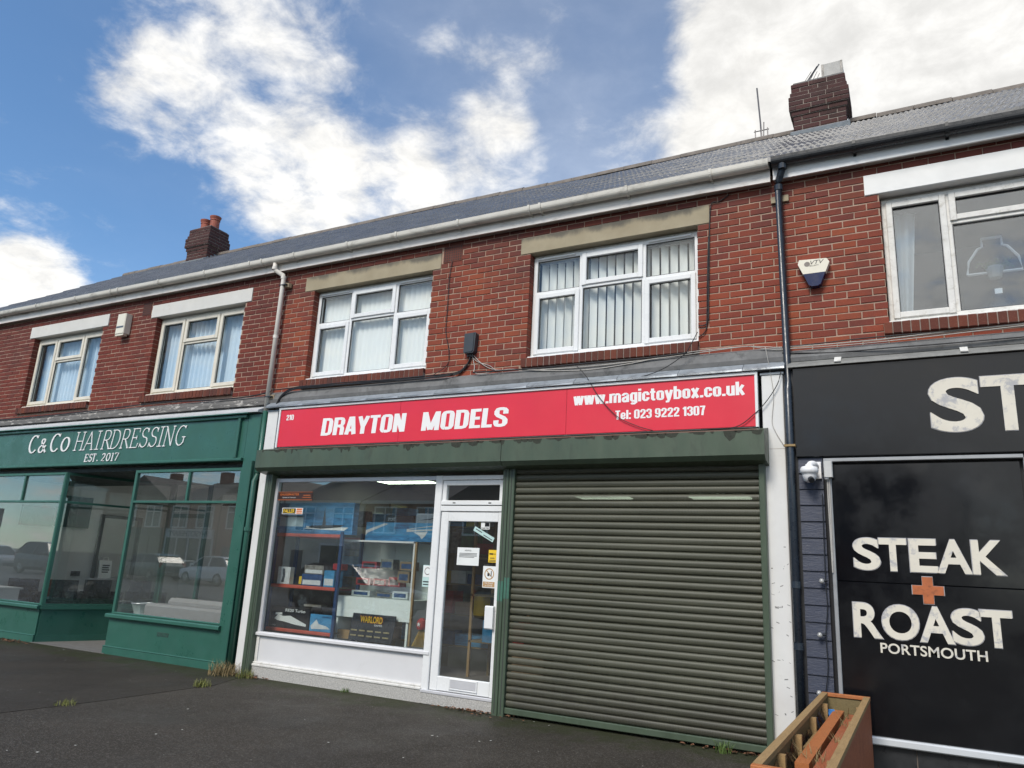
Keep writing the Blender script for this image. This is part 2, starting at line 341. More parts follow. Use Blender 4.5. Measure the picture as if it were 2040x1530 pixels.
def tile_material():
    m, t, p, o = nt('wet_slate_grey_tile'); P = pos(t)
    c = ramp(t, noise(t, P, 3.2, 6, .65), [(.3, (.062, .064, .070)), (.7, (.125, .127, .136))])
    c = mixc(t, mrange(t, noise(t, P, 9, 7, .7, .5), .56, .72, 0, .8), c, (.045, .05, .03))      # moss
    c = mixc(t, mrange(t, noise(t, P, 40, 4, .7), .6, .78, 0, .5), c, (.25, .25, .24))           # lichen
    t.links.new(c, p.inputs['Base Color']); p.inputs['Specular IOR Level'].default_value = .7
    t.links.new(mrange(t, noise(t, P, 6, 4), .3, .7, .22, .42), p.inputs['Roughness']); bump(t, p, noise(t, P, 90, 4), .2, .003); return m
M_TILE = tile_material()
M_RIDGE = pm('ridge_tile_clay', (.165, .14, .12), .8, .2, 7, dirt=(.5, .7, .6), dcol=(.09, .085, .07), bmp=.3, bscale=60)

# ------------------------------------------------------------------ ground
def ground_mat(name, base, stone, amount, moss):
    m, t, p, o = nt(name); P = pos(t)
    c = ramp(t, noise(t, P, .9, 6, .65), [(.3, tuple(k*.78 for k in base)), (.7, tuple(k*1.2 for k in base))])
    v = N(t, 'ShaderNodeTexVoronoi'); v.inputs['Scale'].default_value = 105; t.links.new(P, v.inputs['Vector'])
    sepc = N(t, 'ShaderNodeSeparateColor'); t.links.new(v.outputs['Color'], sepc.inputs[0])
    c = mixc(t, mrange(t, sepc.outputs[0], .55, 1.0, 0, amount), c, stone)
    c = mixc(t, mrange(t, sepc.outputs[1], .6, 1.0, 0, amount*.7), c, (.016, .015, .013))
    if moss:
        sx = N(t, 'ShaderNodeSeparateXYZ'); t.links.new(P, sx.inputs[0])
        near = mrange(t, sx.outputs[1], -1.5, -.1, 0, .42); mm = mth(t, 'ADD', noise(t, P, 2.6, 7, .7), near)
        c = mixc(t, mrange(t, mm, .68, .98, 0, .75), c, (.028, .034, .012))
    t.links.new(c, p.inputs['Base Color'])
    c = mixc(t, mrange(t, noise(t, P, .35, 6, .7, 1.0), .48, .66, 0, .35), c, tuple(k*.55 for k in base))                         # old damp and oil patches
    v2 = N(t, 'ShaderNodeTexVoronoi'); v2.inputs['Scale'].default_value = 2.3; t.links.new(P, v2.inputs['Vector'])
    c = mixc(t, mrange(t, v2.outputs['Distance'], .022, .016, 0, .6), c, (.10, .098, .09)); t.links.new(c, p.inputs['Base Color'])   # trodden gum
    t.links.new(mrange(t, noise(t, P, .7, 5, .6), .35, .65, .55, .85), p.inputs['Roughness']); p.inputs['Specular IOR Level'].default_value = .2
    bump(t, p, mth(t, 'ADD', v.outputs['Distance'], noise(t, P, 50, 4)), .55, .006); return m
M_ASPH = ground_mat('coarse_asphalt', (.043, .037, .030), (.15, .138, .122), .5, True)
M_ASPH2 = ground_mat('smooth_dark_asphalt', (.037, .032, .026), (.09, .082, .072), .4, True)
M_ROAD = ground_mat('road_asphalt', (.075, .073, .072), (.16, .16, .155), .4, False)
g = MB(); g.add([(-400, -400, 0), (400, -400, 0), (400, 400, 0), (-400, 400, 0)], [(0, 1, 2, 3)]).build('ground', M_ASPH)['kind'] = 'structure'
g = MB(); pts = [(-5.83, .6), (-5.72, -.36), (-5.50, -.87), (-5.49, -1.49), (-5.46, -2.34), (-5.48, -2.78), (-5.52, -3.27), (-5.55, -4.6), (-15.5, -4.6), (-15.5, .6)]
o = g.prism_z(pts[::-1], -.02, .004).build('pavement', M_ASPH2); o['kind'] = 'structure'
o = MB().prism_z([(-10.56, -.13), (-8.70, -.13), (-8.95, 1.68), (-10.1, 1.68)], -.02, .012).build('lobby_floor', pm('pale_concrete', (.13, .125, .118), .8, .12, 6, bmp=.3)); o['kind'] = 'structure'
o = MB().box(-60, 60, -19.0, -11.5, -.05, .004).build('road', M_ROAD); o['kind'] = 'structure'

# ------------------------------------------------------------------ brickwork
BR = []                                     # five uneven brick shapes that all bricks share
def brick_mesh(i, mat, depth=.105):
    rr = random.Random(i); c = .0035; L, H = .1075, .0325
    def j(a): return a + rr.uniform(-.0016, .0016)
    back = [(-L, depth, -H), (L, depth, -H), (L, depth, H), (-L, depth, H)]
    mid = [(j(-L), .005, j(-H)), (j(L), .005, j(-H)), (j(L), .005, j(H)), (j(-L), .005, j(H))]
    yo = rr.uniform(-.0015, .0015)
    fro = [(x*(1-c/L), yo+rr.uniform(-.001, .001), z*(1-c/H)) for x, _, z in mid]
    me = bpy.data.meshes.new('brick'); me.from_pydata(back+mid+fro, [], [(0, 1, 5, 4), (1, 2, 6, 5), (2, 3, 7, 6), (3, 0, 4, 7), (4, 5, 9, 8), (5, 6, 10, 9), (6, 7, 11, 10), (7, 4, 8, 11), (8, 9, 10, 11)])
    me.materials.append(mat); me.update(); return me
def brick_set(mat): return [brick_mesh(i, mat) for i in range(5)]
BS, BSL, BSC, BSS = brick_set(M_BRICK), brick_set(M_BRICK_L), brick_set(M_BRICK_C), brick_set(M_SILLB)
def px_len(p, w):                            # rough width of a piece in the picture
    d = Vector(p)-CAM; return w*CF.y/d.dot(CF)
def lay(parent, specs, meshes, limit=300, rest='brick_courses'):
    """specs: (x, y, z, length, height, turn) ; the largest become bricks of their own, the rest one piece"""
    specs = sorted(specs, key=lambda s: -px_len(s[:3], s[3])); W0 = wloc(parent); rest_mb = MB()
    for i, (x, y, z, w, h, a) in enumerate(specs):
        me = meshes[random.randrange(5)]; sx, sz = w/.215, h/.065; y += random.uniform(-.0022, .0022)
        if i < limit:
            o = bpy.data.objects.new('brick', me); COL.objects.link(o); o.parent = parent
            o.location = Vector((x, y, z))-W0; o.scale = (sx, 1, sz); o.rotation_euler = (random.uniform(-.006, .006), random.uniform(-.004, .004), a)
        else:
            ca, sa = math.cos(a), math.sin(a); vs = []
            for v in me.vertices:
                vx, vy, vz = v.co.x*sx, v.co.y, v.co.z*sz; vs.append((x+vx*ca-vy*sa, y+vx*sa+vy*ca, z+vz))
            rest_mb.add(vs, [tuple(p.vertices) for p in me.polygons])
    if rest_mb.v: rest_mb.build(rest, meshes[0].materials[0], parent)['kind'] = 'stuff'
def wall(bld, X0, X1, openings, holes, meshes, mortar, zlo=3.56, ztop=5.70, phase=0.0):
    """openings: window holes (x0,x1,z0,z1); holes: rectangles taken by lintels, sills, air bricks"""
    mb = MB(); xs = sorted({X0, X1} | {o[0] for o in openings} | {o[1] for o in openings})
    for a, b in zip(xs, xs[1:]):
        op = [o for o in openings if o[0] <= a+1e-6 and o[1] >= b-1e-6]
        e0 = .007 if any(abs(o[1]-a) < 1e-6 for o in openings) else 0; e1 = .007 if any(abs(o[0]-b) < 1e-6 for o in openings) else 0
        if not op: mb.box(a+e0, b-e1, .006, .21, zlo, ztop)
        else:
            for q in op: mb.box(a-.01, b+.01, .0075, .20, zlo, q[2]-.008); mb.box(a-.01, b+.01, .0075, .20, q[3]+.008, ztop)
    w = mb.build('wall', mortar, bld)
    specs = []; k = 0
    for k in range(-6, 24):
        z1 = 5.27-.075*k; z0 = z1-.075; zc = (z0+z1)/2
        if zc < zlo+.03 or zc > ztop-.03: continue
        ex = sorted([(q[0], q[1]) for q in openings+holes if q[2] < zc < q[3]]); segs = []; c = X0
        for a, b in ex:
            if a > c: segs.append((c, min(a, X1)))
            c = max(c, b)
        if c < X1: segs.append((c, X1))
        off = phase + (.1125 if k % 2 else 0) + random.uniform(-.006, .006)
        for a, b in segs:
            n = math.floor((a-off)/.225); x = off+n*.225
            while x < b:
                p0, p1 = max(x+.005, a+(.0 if a > X0 else .0)), min(x+.220, b)
                if p1-p0 > .035:
                    jl = random.uniform(-.002, .002)
                    specs.append(((p0+p1)/2, 0.0, zc+random.uniform(-.0018, .0018), p1-p0+jl, .0645+random.uniform(-.002, .0015), 0))
                x += .225
    lay(w, specs, meshes); return w
def soldier_sill(bld, x0, x1, z0, z1, y=-.045):
    n = round((x1-x0)/.0755); st = (x1-x0)/n
    s = MB().box(x0+.004, x1-.004, y+.006, .12, z0+.003, z1-.004).build('sill', M_MORTAR_D, bld)
    for i in range(n):
        o = bpy.data.objects.new('brick', BSS[i % 5]); COL.objects.link(o); o.parent = s
        o.location = Vector((x0+st*(i+.5), y+random.uniform(-.003, .003), (z0+z1)/2))-wloc(s); o.scale = ((st-.008)/.215, 1.3, (z1-z0-.002)/.065)
    return s
def air_brick(bld, x0, x1, z0, z1):
    o = MB().box(x0, x1, -.002, .07, z0, z1).build('air_brick', M_SILLB, bld); h = MB(); nx, nz = 8, 6
    for i in range(nx):
        for j in range(nz):
            cx = x0+(x1-x0)*(i+.7)/(nx+.4); cz = z0+(z1-z0)*(j+.7)/(nz+.4); h.box(cx-.007, cx+.007, -.0035, .02, cz-.009, cz+.009)
    h.build('vent_holes', M_SLAT_IN, o); return o
# ------------------------------------------------------------------ windows
def window(bld, x0, x1, z0, z1, cols, mat, gmat, y=.095, vents=(), fw=.052, beads=True):
    """cols: list of (fraction of width, [(fraction of height from the bottom, opening sash?), ...])"""
    f = MB(); t = .065
    f.vbox(x0, x0+fw, y, y+t, z0, z1); f.vbox(x1-fw, x1, y, y+t, z0, z1)
    f.bbox(x0+fw, x1-fw, y+.001, y+t, z0, z0+fw); f.bbox(x0+fw, x1-fw, y+.001, y+t, z1-fw, z1)
    f.bbox(x0-.012, x1+.012, y-.075, y+.02, z0-.035, z0-.001, .01)           # projecting plastic cill
    xa = x0+fw; iw = x1-x0-2*fw; ih = z1-z0-2*fw; cells = []; mw = .05
    acc = 0
    for ci, (cf, rows) in enumerate(cols):
        a = xa+iw*acc; acc += cf; b = xa+iw*acc
        if ci > 0: a += mw/2
        if ci < len(cols)-1:
            f.vbox(b-mw/2, b+mw/2, y+.002, y+t-.002, z0+fw, z1-fw); b -= mw/2
        ra = 0
        for ri, (rf, sash) in enumerate(rows):
            c = z0+fw+ih*ra; ra += rf; d = z0+fw+ih*ra
            if ri > 0: c += mw/2
            if ri < len(rows)-1:
                f.bbox(a, b, y+.003, y+t-.003, d-mw/2, d+mw/2); d -= mw/2
            cells.append((a, b, c, d, sash))
    w = f.build('window', mat, bld)
    M_SEAL = MATS.get('black_gasket') or pm('black_gasket', (.02, .02, .022), .6)
    for (a, b, c, d, sash) in cells:
        if sash:
            s = MB(); q = .058; ys = y-.016; a2, b2, c2, d2 = a-.014, b+.014, c-.014, d+.014
            s.vbox(a2, a2+q, ys, y+.045, c2, d2); s.vbox(b2-q, b2, ys, y+.045, c2, d2)
            s.bbox(a2+q, b2-q, ys+.001, y+.044, c2, c2+q); s.bbox(a2+q, b2-q, ys+.001, y+.044, d2-q, d2)
            s.build('sash', mat, w); a, b, c, d = a2+q, b2-q, c2+q, d2-q
        g = MB(); g.box(a-.004, b+.004, y+.026, y+.032, c-.004, d+.004); g.build('pane', gmat, w)
        k = MB(); e = .007
        k.box(a, a+e, y+.012, y+.0255, c, d); k.box(b-e, b, y+.012, y+.0255, c, d); k.box(a+e, b-e, y+.012, y+.0255, c, c+e); k.box(a+e, b-e, y+.012, y+.0255, d-e, d)
        k.build('gasket', M_SEAL, w)
    for (a, b) in vents:
        MB().bbox(x0+(x1-x0)*a, x0+(x1-x0)*b, y-.018, y-.0005, z1-.036, z1-.014, .004).build('trickle_vent', mat, w)
    return w
def room(bld, x0, x1, z0, z1, mat, y0=.21, y1=3.2, name='room'):
    m = MB(); m.add([(x0, y1, z0), (x1, y1, z0), (x1, y1, z1), (x0, y1, z1), (x0, y0, z0), (x1, y0, z0), (x1, y0, z1), (x0, y0, z1)],
                    [(0, 1, 2, 3), (0, 3, 7, 4), (1, 5, 6, 2), (3, 2, 6, 7), (0, 4, 5, 1)]); return m.build(name, mat, bld)
# ------------------------------------------------------------------ roof, gutter, chimney
EAVE = [(-15, 5.915), (-7.9, 5.885), (-3, 5.84), (4, 5.81), (9, 5.79)]
RIDGE = [(-15, 8.04), (-10, 8.045), (-5, 8.03), (-2.4, 7.985), (.4, 7.99), (3.5, 7.945), (9, 7.93)]
FB = [(-15, 5.665), (-10.5, 5.645), (-6.3, 5.632), (-3, 5.612), (0, 5.592), (.9, 5.575)]
GB = [(-15, 5.783), (-10.5, 5.755), (-6.3, 5.735), (-1.8, 5.715), (.9, 5.700)]
FBR = [(.9, 5.590), (9, 5.58)]; GBR = [(.9, 5.705), (3, 5.668), (9, 5.60)]
RY, EY = 3.0, -.135
def roof(bld, X0, X1, pitch=.066, rows=9):
    d = MB(); N_ = max(2, int((X1-X0)/1.0)); 
    for i in range(N_):
        a, b = X0+(X1-X0)*i/N_, X0+(X1-X0)*(i+1)/N_
        e0, e1, r0, r1 = lerp_pts(EAVE, a)-.03, lerp_pts(EAVE, b)-.03, lerp_pts(RIDGE, a)-.03, lerp_pts(RIDGE, b)-.03
        d.add([(a, EY, e0), (b, EY, e1), (b, RY, r1), (a, RY, r0)], [(0, 1, 2, 3)])
        d.add([(a, RY, r0), (b, RY, r1), (b, 2*RY-EY, e1), (a, 2*RY-EY, e0)], [(0, 1, 2, 3)])
    rf = d.build('roof', M_TILE, bld)
    m = MB(); seg = 4; n = int(round((X1-X0)/pitch)); dx = (X1-X0)/n; rnd = random.Random(int(X0*10))
    for r in range(rows):
        t0, t1 = r/rows-.012, (r+1)/rows; rowj = rnd.uniform(-.004, .004)
        for i in range(n):
            jz = (rnd.uniform(-.002, .002) if i % 4 else rnd.uniform(-.006, .006))+rowj + .006*math.sin(i*.11+r*1.3)+.004*math.sin(i*.043+r); b0 = len(m.v)
            for s in range(seg+1):
                x = X0+dx*(i+s/seg); w = s/seg
                prof = .011*(1-math.cos(2*math.pi*w))
                for t, lift in ((t0, -.022), (t0, .020), (t1, .0)):
                    y = EY+(RY-EY)*t; z = lerp_pts(EAVE, x)*(1-t)+lerp_pts(RIDGE, x)*t
                    m.v.append((x, y, z+lift+(prof if lift > -.02 else prof*.2)+jz))
            for s in range(seg):
                a = b0+s*3; c = b0+(s+1)*3
                m.f += [(a, c, c+1, a+1), (a+1, c+1, c+2, a+2)]; m.m += [0, 0]
    m.build('roof_tiles', M_TILE, rf, smooth=False)['kind'] = 'stuff'
    L = .45; k = int((X1-X0)/L)
    for i in range(k):
        a = X0+(X1-X0)*i/k; b = X0+(X1-X0)*(i+1)/k; z = lerp_pts(RIDGE, (a+b)/2)+random.uniform(-.008, .008)
        q = MB(); sec = [(RY+.13*math.cos(w), z-.055+.115*math.sin(w)) for w in [math.pi*j/8 for j in range(9)]]
        q.prism_x(sec, a+.003, b-.003 + random.uniform(0, .002)); q.build('ridge_tile', M_RIDGE, rf)
    return rf
def gutter(bld, X0, X1, tab, mat, fbt, fmat, bracket_x, fy=-.10, ftop=.15, rad=.056, soff=True):
    f = MB(); n = max(2, int((X1-X0)/.7)); xs = [X0+(X1-X0)*i/n for i in range(n+1)]
    for a, b in zip(xs, xs[1:]):
        za, zb = lerp_pts(fbt, a), lerp_pts(fbt, b)
        f.add([(a, fy, za), (b, fy, zb), (b, fy, zb+.22), (a, fy, za+.22), (a, fy+.022, za), (b, fy+.022, zb), (b, fy+.022, zb+.22), (a, fy+.022, za+.22)], [(0, 1, 2, 3), (0, 4, 5, 1), (4, 7, 6, 5), (3, 2, 6, 7)])
    fo = f.build('fascia', fmat, bld)
    s = MB()
    for a, b in zip(xs, xs[1:]):
        za, zb = lerp_pts(fbt, a)+.012, lerp_pts(fbt, b)+.012
        s.add([(a, fy+.022, za), (b, fy+.022, zb), (b, .02, zb), (a, .02, za)], [(0, 1, 2, 3)])
    s.build('soffit', M_SOFFIT, fo)
    m = MB(); cy = fy-rad-.006; K = 10; ring = []
    for x in xs:
        zc = lerp_pts(tab, x)+rad; b = len(m.v); m.v.append((x, cy-rad-.002, zc+.032))
        for j in range(K+1):
            w = math.pi+math.pi*j/K; m.v.append((x, cy+rad*math.cos(w), zc+rad*math.sin(w)))
        for j in range(K+1):
            w = 2*math.pi-math.pi*j/K; m.v.append((x, cy+(rad-.005)*math.cos(w), zc+(rad-.005)*math.sin(w)))
        m.v.append((x, cy-rad+.006, zc+.032)); ring.append(b)
    T = 2*(K+1)+2
    for a, b in zip(ring, ring[1:]):
        for j in range(T): m.f.append((a+j, b+j, b+(j+1) % T, a+(j+1) % T)); m.m.append(0)
    gt = m.build('gutter', mat, bld, smooth=False)
    for x in bracket_x:
        zc = lerp_pts(tab, x)+rad; q = MB(); r2 = rad+.006
        pts = [(x, cy-r2, zc+.036)]+[(x, cy+r2*math.cos(w), zc+r2*math.sin(w)) for w in [math.pi+math.pi*j/8 for j in range(7)]]+[(x, fy-.004, zc-.055), (x, fy-.004, zc-.075)]
        for p, r in zip(pts, pts[1:]):
            p, r = Vector(p), Vector(r); c = (p+r)/2; ax = (r-p)/2; q.obox(c, ax*1.15, (.014, 0, 0), ax.cross(Vector((1, 0, 0))).normalized()*.004)
        q.build('gutter_bracket', mat, gt)
    return gt
def chimney(bld, x0, x1, y0, y1, zb, rows, flare, mortar=M_MORTAR_D):
    c = MB(); specs = []
    for r in range(rows):
        e = flare(r); z0 = zb+r*.0755
        c.box(x0-e+.008, x1+e-.008, y0-e+.008, y1+e-.008, z0, z0+.0755)
    ch = c.build('chimney', mortar, bld)
    for r in range(rows):
        e = flare(r); z = zb+(r+.5)*.0755
        for (p, q, fixed, ang) in ((x0-e, x1+e, y0-e, 0.0), (y0-e, y1+e, x1+e, math.pi/2), (y0-e, y1+e, x0-e, -math.pi/2)):
            L = q-p; n = max(1, round(L/.225)); half = (r % 2 == 0); cuts = [p+L*i/n for i in range(n+1)]
            if half: cuts = [p]+[p+L*(i+.5)/n for i in range(n)]+[q]
            for a, b in zip(cuts, cuts[1:]):
                m = (a+b)/2; w = b-a-.010
                if ang == 0: specs.append((m, fixed, z, w, .064, 0.0))
                else: specs.append((fixed, m, z, w, .064, ang))
    lay(ch, specs, BSC); return ch
def block_glyph(ch):
    """heavy condensed sign-writer's letters as pen paths: (ink width, [paths]); cap height 1"""
    x = .74; a, b, t, u = .11, .47, .925, .075
    def rr(l, r, lo, hi, c=.10): return [(l+c, lo), (r-c, lo), (r-.03, lo+.03), (r, lo+c), (r, hi-c), (r-.03, hi-.03), (r-c, hi), (l+c, hi), (l+.03, hi-.03), (l, hi-c), (l, lo+c), (l+.03, lo+.03), (l+c, lo)]
    V = lambda q, lo=0., hi=1.: [(q, lo), (q, hi)]
    H = lambda z, l, r: [(l, z), (r, z)]
    G = {'O': (.58, [rr(a, b, u, t)]), 'D': (.58, [V(a), [(a, t), (.33, t), (.43, .89), (b, .78), (b, .22), (.43, .11), (.33, u), (a, u)]]),
     'R': (.58, [V(a), [(a, t), (.35, t), (.44, .89), (b, .80), (b, .64), (.43, .55), (.35, .51), (a, .51)], [(.33, .51), (.43, .46), (b, .36), (b, 0)]]),
     'A': (.58, [[(.10, 0), (.25, 1)], [(.48, 0), (.33, 1)], H(.24, .16, .42), H(.94, .2, .38)]), 'Y': (.56, [[(.08, 1), (.27, .42)], [(.48, 1), (.29, .42)], V(.28, 0, .5)]),
     'T': (.50, [H(t, 0, .5), V(.25)]), 'N': (.58, [V(a), V(b), [(.13, .98), (.45, .02)]]), 'M': (.80, [V(a), V(.69), [(.13, .98), (.39, .04)], [(.67, .98), (.41, .04)]]),
     'E': (.46, [V(a), H(t, a, .45), H(.51, a, .42), H(u, a, .46)]), 'L': (.44, [V(a), H(u, a, .44)]),
     'S': (.56, [[(b, .66), (b, .82), (.43, .89), (.34, t), (.23, t), (.14, .89), (a, .80), (a, .68), (.16, .59), (.41, .44), (b, .34), (b, .18), (.43, .11), (.34, u), (.23, u), (.14, .11), (a, .2), (a, .34)]]),
     'w': (.74, [[(.08, x), (.21, 0)], [(.35, x), (.22, 0)], [(.38, x), (.51, 0)], [(.66, x), (.53, 0)]]), '.': (.22, [V(a, 0, .17)]), ':': (.22, [V(a, 0, .17), V(a, .5, .67)]),
     'm': (.84, [V(a, 0, x), V(.42, 0, .62), V(.73, 0, .62), [(a, .62), (.22, .68), (.34, .68), (.42, .6)], [(.42, .6), (.53, .68), (.65, .68), (.73, .6)]]),
     'a': (.53, [V(.42, 0, .60), [(a, .52), (a, .60), (.17, .67), (.34, .67), (.42, .58)], [(.42, .42), (.22, .38), (.12, .31), (a, .22), (a, .14), (.18, .07), (.27, .07), (.42, .16)]]),
     'g': (.53, [[(.42, .12), (.30, .07), (.19, .07), (a, .16), (a, .58), (.18, .67), (.30, .67), (.42, .6)], [(.42, x), (.42, -.06), (.34, -.14), (.18, -.14), (a, -.08)]]),
     'i': (.22, [V(a, 0, x), V(a, .84, 1)]), 'l': (.22, [V(a)]), 'c': (.51, [[(.41, .46), (.41, .58), (.34, .67), (.18, .67), (a, .58), (a, .16), (.18, .07), (.34, .07), (.41, .16), (.41, .28)]]),
     't': (.38, [V(.17, .12, .94), [(.17, .15), (.22, .07), (.36, .07)], H(.67, .0, .36)]), 'o': (.53, [rr(a, .42, .07, .67, .08)]), 'y': (.53, [[(.08, x), (.26, .06)], [(.45, x), (.27, .02), (.22, -.14), (.06, -.15)]]),
     'b': (.53, [V(a), [(a, .6), (.22, .67), (.33, .67), (.42, .58), (.42, .16), (.33, .07), (.22, .07), (a, .14)]]), 'x': (.52, [[(.08, x), (.43, 0)], [(.44, x), (.08, 0)]]), 'u': (.53, [[(a, x), (a, .15), (.19, .07), (.29, .07), (.42, .16)], V(.42, 0, x)]),
     'k': (.55, [V(a), [(.46, x), (.22, .36)], [(.24, .46), (.47, 0)]]), 'e': (.52, [[(a, .36), (.41, .36), (.41, .58), (.34, .67), (.18, .67), (a, .58), (a, .16), (.18, .07), (.34, .07), (.41, .15), (.41, .24)]]),
     '0': (.56, [rr(a, .45, u, t)]), '1': (.36, [V(.25), [(.02, .78), (.16, .84), (.22, .95)]]), '2': (.55, [[(a, .66), (a, .82), (.18, t), (.36, t), (.45, .84), (.45, .68), (.38, .5), (.15, .22), (.12, .1)], H(u, .03, .54)]),
     '3': (.55, [[(a, .70), (a, .84), (.18, t), (.36, t), (.45, .84), (.45, .62), (.38, .53), (.24, .52)], [(.38, .53), (.45, .44), (.45, .16), (.36, u), (.18, u), (a, .16), (a, .30)]]),
     '9': (.56, [rr(a, .45, .42, t, .09), [(.45, .7), (.45, .18), (.36, u), (.2, u), (.12, .14), (a, .24)]]), '7': (.50, [H(t, .0, .5), [(.40, .92), (.28, .5), (.22, 0)]]), ' ': (.22, [])}
    return G[ch]
def block_text(parent, body, x0, x1, z0, z1, y, mat, sv=.215, sh=.15, gap=.045, shear=0.0):
    tot = sum(block_glyph(c)[0]+gap for c in body)-gap; sx, sz = (x1-x0)/tot, (z1-z0); m = MB(); cx = 0.0; k = 0
    for c in body:
        w, paths = block_glyph(c)
        for P in paths:
            n = len(P); closed = n > 3 and P[0] == P[-2]; L = []; R2 = []
            for i in range(n):
                p0, p1 = P[max(i-1, 0)], P[min(i+1, n-1)]; dx, dz = p1[0]-p0[0], p1[1]-p0[1]; l = math.hypot(dx, dz) or 1; dx, dz = dx/l, dz/l
                h = .5*(sh+(sv-sh)*abs(dz)**1.5); L.append((P[i][0]-dz*h, P[i][1]+dx*h)); R2.append((P[i][0]+dz*h, P[i][1]-dx*h))
            for i in range(n-1):                  # neighbouring strokes never share a plane
                k += 1; yf = y-.0006-.0003*(k % 4)
                f = lambda q: (x0+(cx+q[0]+shear*q[1])*sx, yf, z0+min(max(q[1], -.25), 1.0)*sz)
                m.add([f(L[i]), f(L[i+1]), f(R2[i+1]), f(R2[i])], [(0, 1, 2, 3)])
        cx += w+gap
    return m.build('lettering', mat, parent)
# ------------------------------------------------------------------ lettering
def glyphs(body, offset=0.0, shear=0.0, spacing=1.0, extrude=0.0, bevel=0.0):
    c = bpy.data.curves.new('lettering', 'FONT'); c.body = body; c.size = 1.0; c.offset = offset; c.shear = shear
    c.space_character = spacing; c.extrude = extrude; c.bevel_depth = bevel; c.bevel_resolution = 1; c.resolution_u = 6
    o = bpy.data.objects.new('lettering', c); COL.objects.link(o)
    dg = bpy.context.evaluated_depsgraph_get(); me = bpy.data.meshes.new_from_object(o.evaluated_get(dg))
    vs = [tuple(v.co) for v in me.vertices]; fs = [tuple(p.vertices) for p in me.polygons]
    bpy.data.objects.remove(o); bpy.data.curves.remove(c); bpy.data.meshes.remove(me)
    return vs, fs
def fit_text(parent, name, body, x0, x1, z0, z1, y, mat, thick=.002, offset=0.0, shear=0.0, spacing=1.0, zfun=None, bevel=0.0, ref=None, yaw=None):
    """lettering scaled into the rectangle x0..x1, z0..z1 of the plane Y=y, facing the street"""
    vs, fs = glyphs(body, offset, shear, spacing, extrude=.5, bevel=bevel)
    rx, rz = [v[0] for v in vs], [v[1] for v in vs]
    a, b, c, d = min(rx), max(rx), min(rz), max(rz)
    if ref: c, d = ref                       # cap line and base line of the font
    out = []
    for vx, vy, vz in vs:
        X = x0+(vx-a)/(b-a)*(x1-x0); Z = z0+(vy-c)/(d-c)*(z1-z0)
        out.append((X, y-(vz+.5)*thick if bevel == 0 else y-thick*(vz+.5), Z))
    m = MB(); m.add(out, fs); return m.build(name, mat, parent)
def stroke_glyph(ch):
    """serif capitals drawn as pen strokes in a unit box: (points, weight) with weight 1 thick, 0 thin"""
    def arc(cx, cy, rx, ry, a, b, n=12): return [(cx+rx*math.cos(R_(a+(b-a)*i/n)), cy+ry*math.sin(R_(a+(b-a)*i/n))) for i in range(n+1)]
    def ser(x, y, w=.16): return ([(x-w, y), (x+w, y)], 0)
    G = {
     'H': [([(.15, 0), (.15, 1)], 1), ([(.85, 0), (.85, 1)], 1), ([(.15, .5), (.85, .5)], 0), ser(.15, 0), ser(.15, 1), ser(.85, 0), ser(.85, 1)],
     'A': [([(.08, 0), (.5, 1)], 0), ([(.5, 1), (.92, 0)], 1), ([(.22, .34), (.78, .34)], 0), ser(.08, 0, .12), ser(.92, 0, .14)],
     'I': [([(.5, 0), (.5, 1)], 1), ser(.5, 0, .4), ser(.5, 1, .4)],
     'R': [([(.15, 0), (.15, 1)], 1), ([(.15, 1), (.5, 1)]+arc(.5, .74, .32, .26, 90, -90)+[(.15, .48)], .6), ([(.45, .48), (.92, 0)], 1), ser(.15, 0, .15), ser(.94, 0, .08)],
     'D': [([(.15, 0), (.15, 1)], 1), ([(.0, 1), (.4, 1)]+arc(.4, .5, .52, .5, 90, -90)+[(0, 0)], .6)],
     'E': [([(.15, 0), (.15, 1)], 1), ([(0, 1), (.85, 1), (.88, .8)], 0), ([(.15, .52), (.65, .52)], 0), ([(.65, .42), (.65, .62)], 0), ([(0, 0), (.88, 0), (.95, .22)], 0)],
     'S': [(arc(.5, .76, .34, .24, 25, 250)+arc(.5, .26, .38, .26, 75, -155), .7), ([(.82, .78), (.84, 1.0)], 0), ([(.14, .22), (.10, .0)], 0)],
     'N': [([(.15, 0), (.15, 1)], 0), ([(.1, 1), (.85, 0)], 1), ([(.85, 0), (.85, 1)], 0), ser(.15, 0, .13), ser(.85, 1, .13), ser(.08, 1, .08)],
     'G': [(arc(.52, .5, .46, .5, 50, 320), 1), ([(.86, .12), (.86, .42)], 1), ([(.66, .42), (1.0, .42)], 0), ([(.82, .86), (.86, 1.0)], 0)],
     'C': [(arc(.52, .5, .46, .5, 48, 318), 1), ([(.84, .84), (.88, 1.0)], 0)],
     'o': [(arc(.5, .5, .44, .5, 90, 450, 20), 1)],
     '&': [([(.98, .0), (.3, .72)]+arc(.45, .82, .19, .17, 215, -20)+[(.6, .68), (.2, .42)]+arc(.36, .24, .28, .24, 140, 330)+[(.85, .5)], .8)],
     'T': [([(.5, 0), (.5, 1)], 1), ([(.05, .82), (.05, 1), (.95, 1), (.95, .82)], 0), ser(.5, 0, .18)],
     '.': [([(.5, 0.1), (.5, .9)], 3)],
     '2': [(arc(.48, .72, .36, .28, 165, -35)+[(.1, .03), (.92, .03)], .7)],
     '0': [(arc(.5, .5, .42, .5, 90, 450, 20), .8)],
     '1': [([(.5, 0), (.5, 1)], 1), ser(.5, 0, .35), ([(.15, .95), (.5, 1)], 0)],
     '7': [([(.08, .85), (.08, 1), (.92, 1), (.4, 0)], .7)],
    }
    return G[ch]
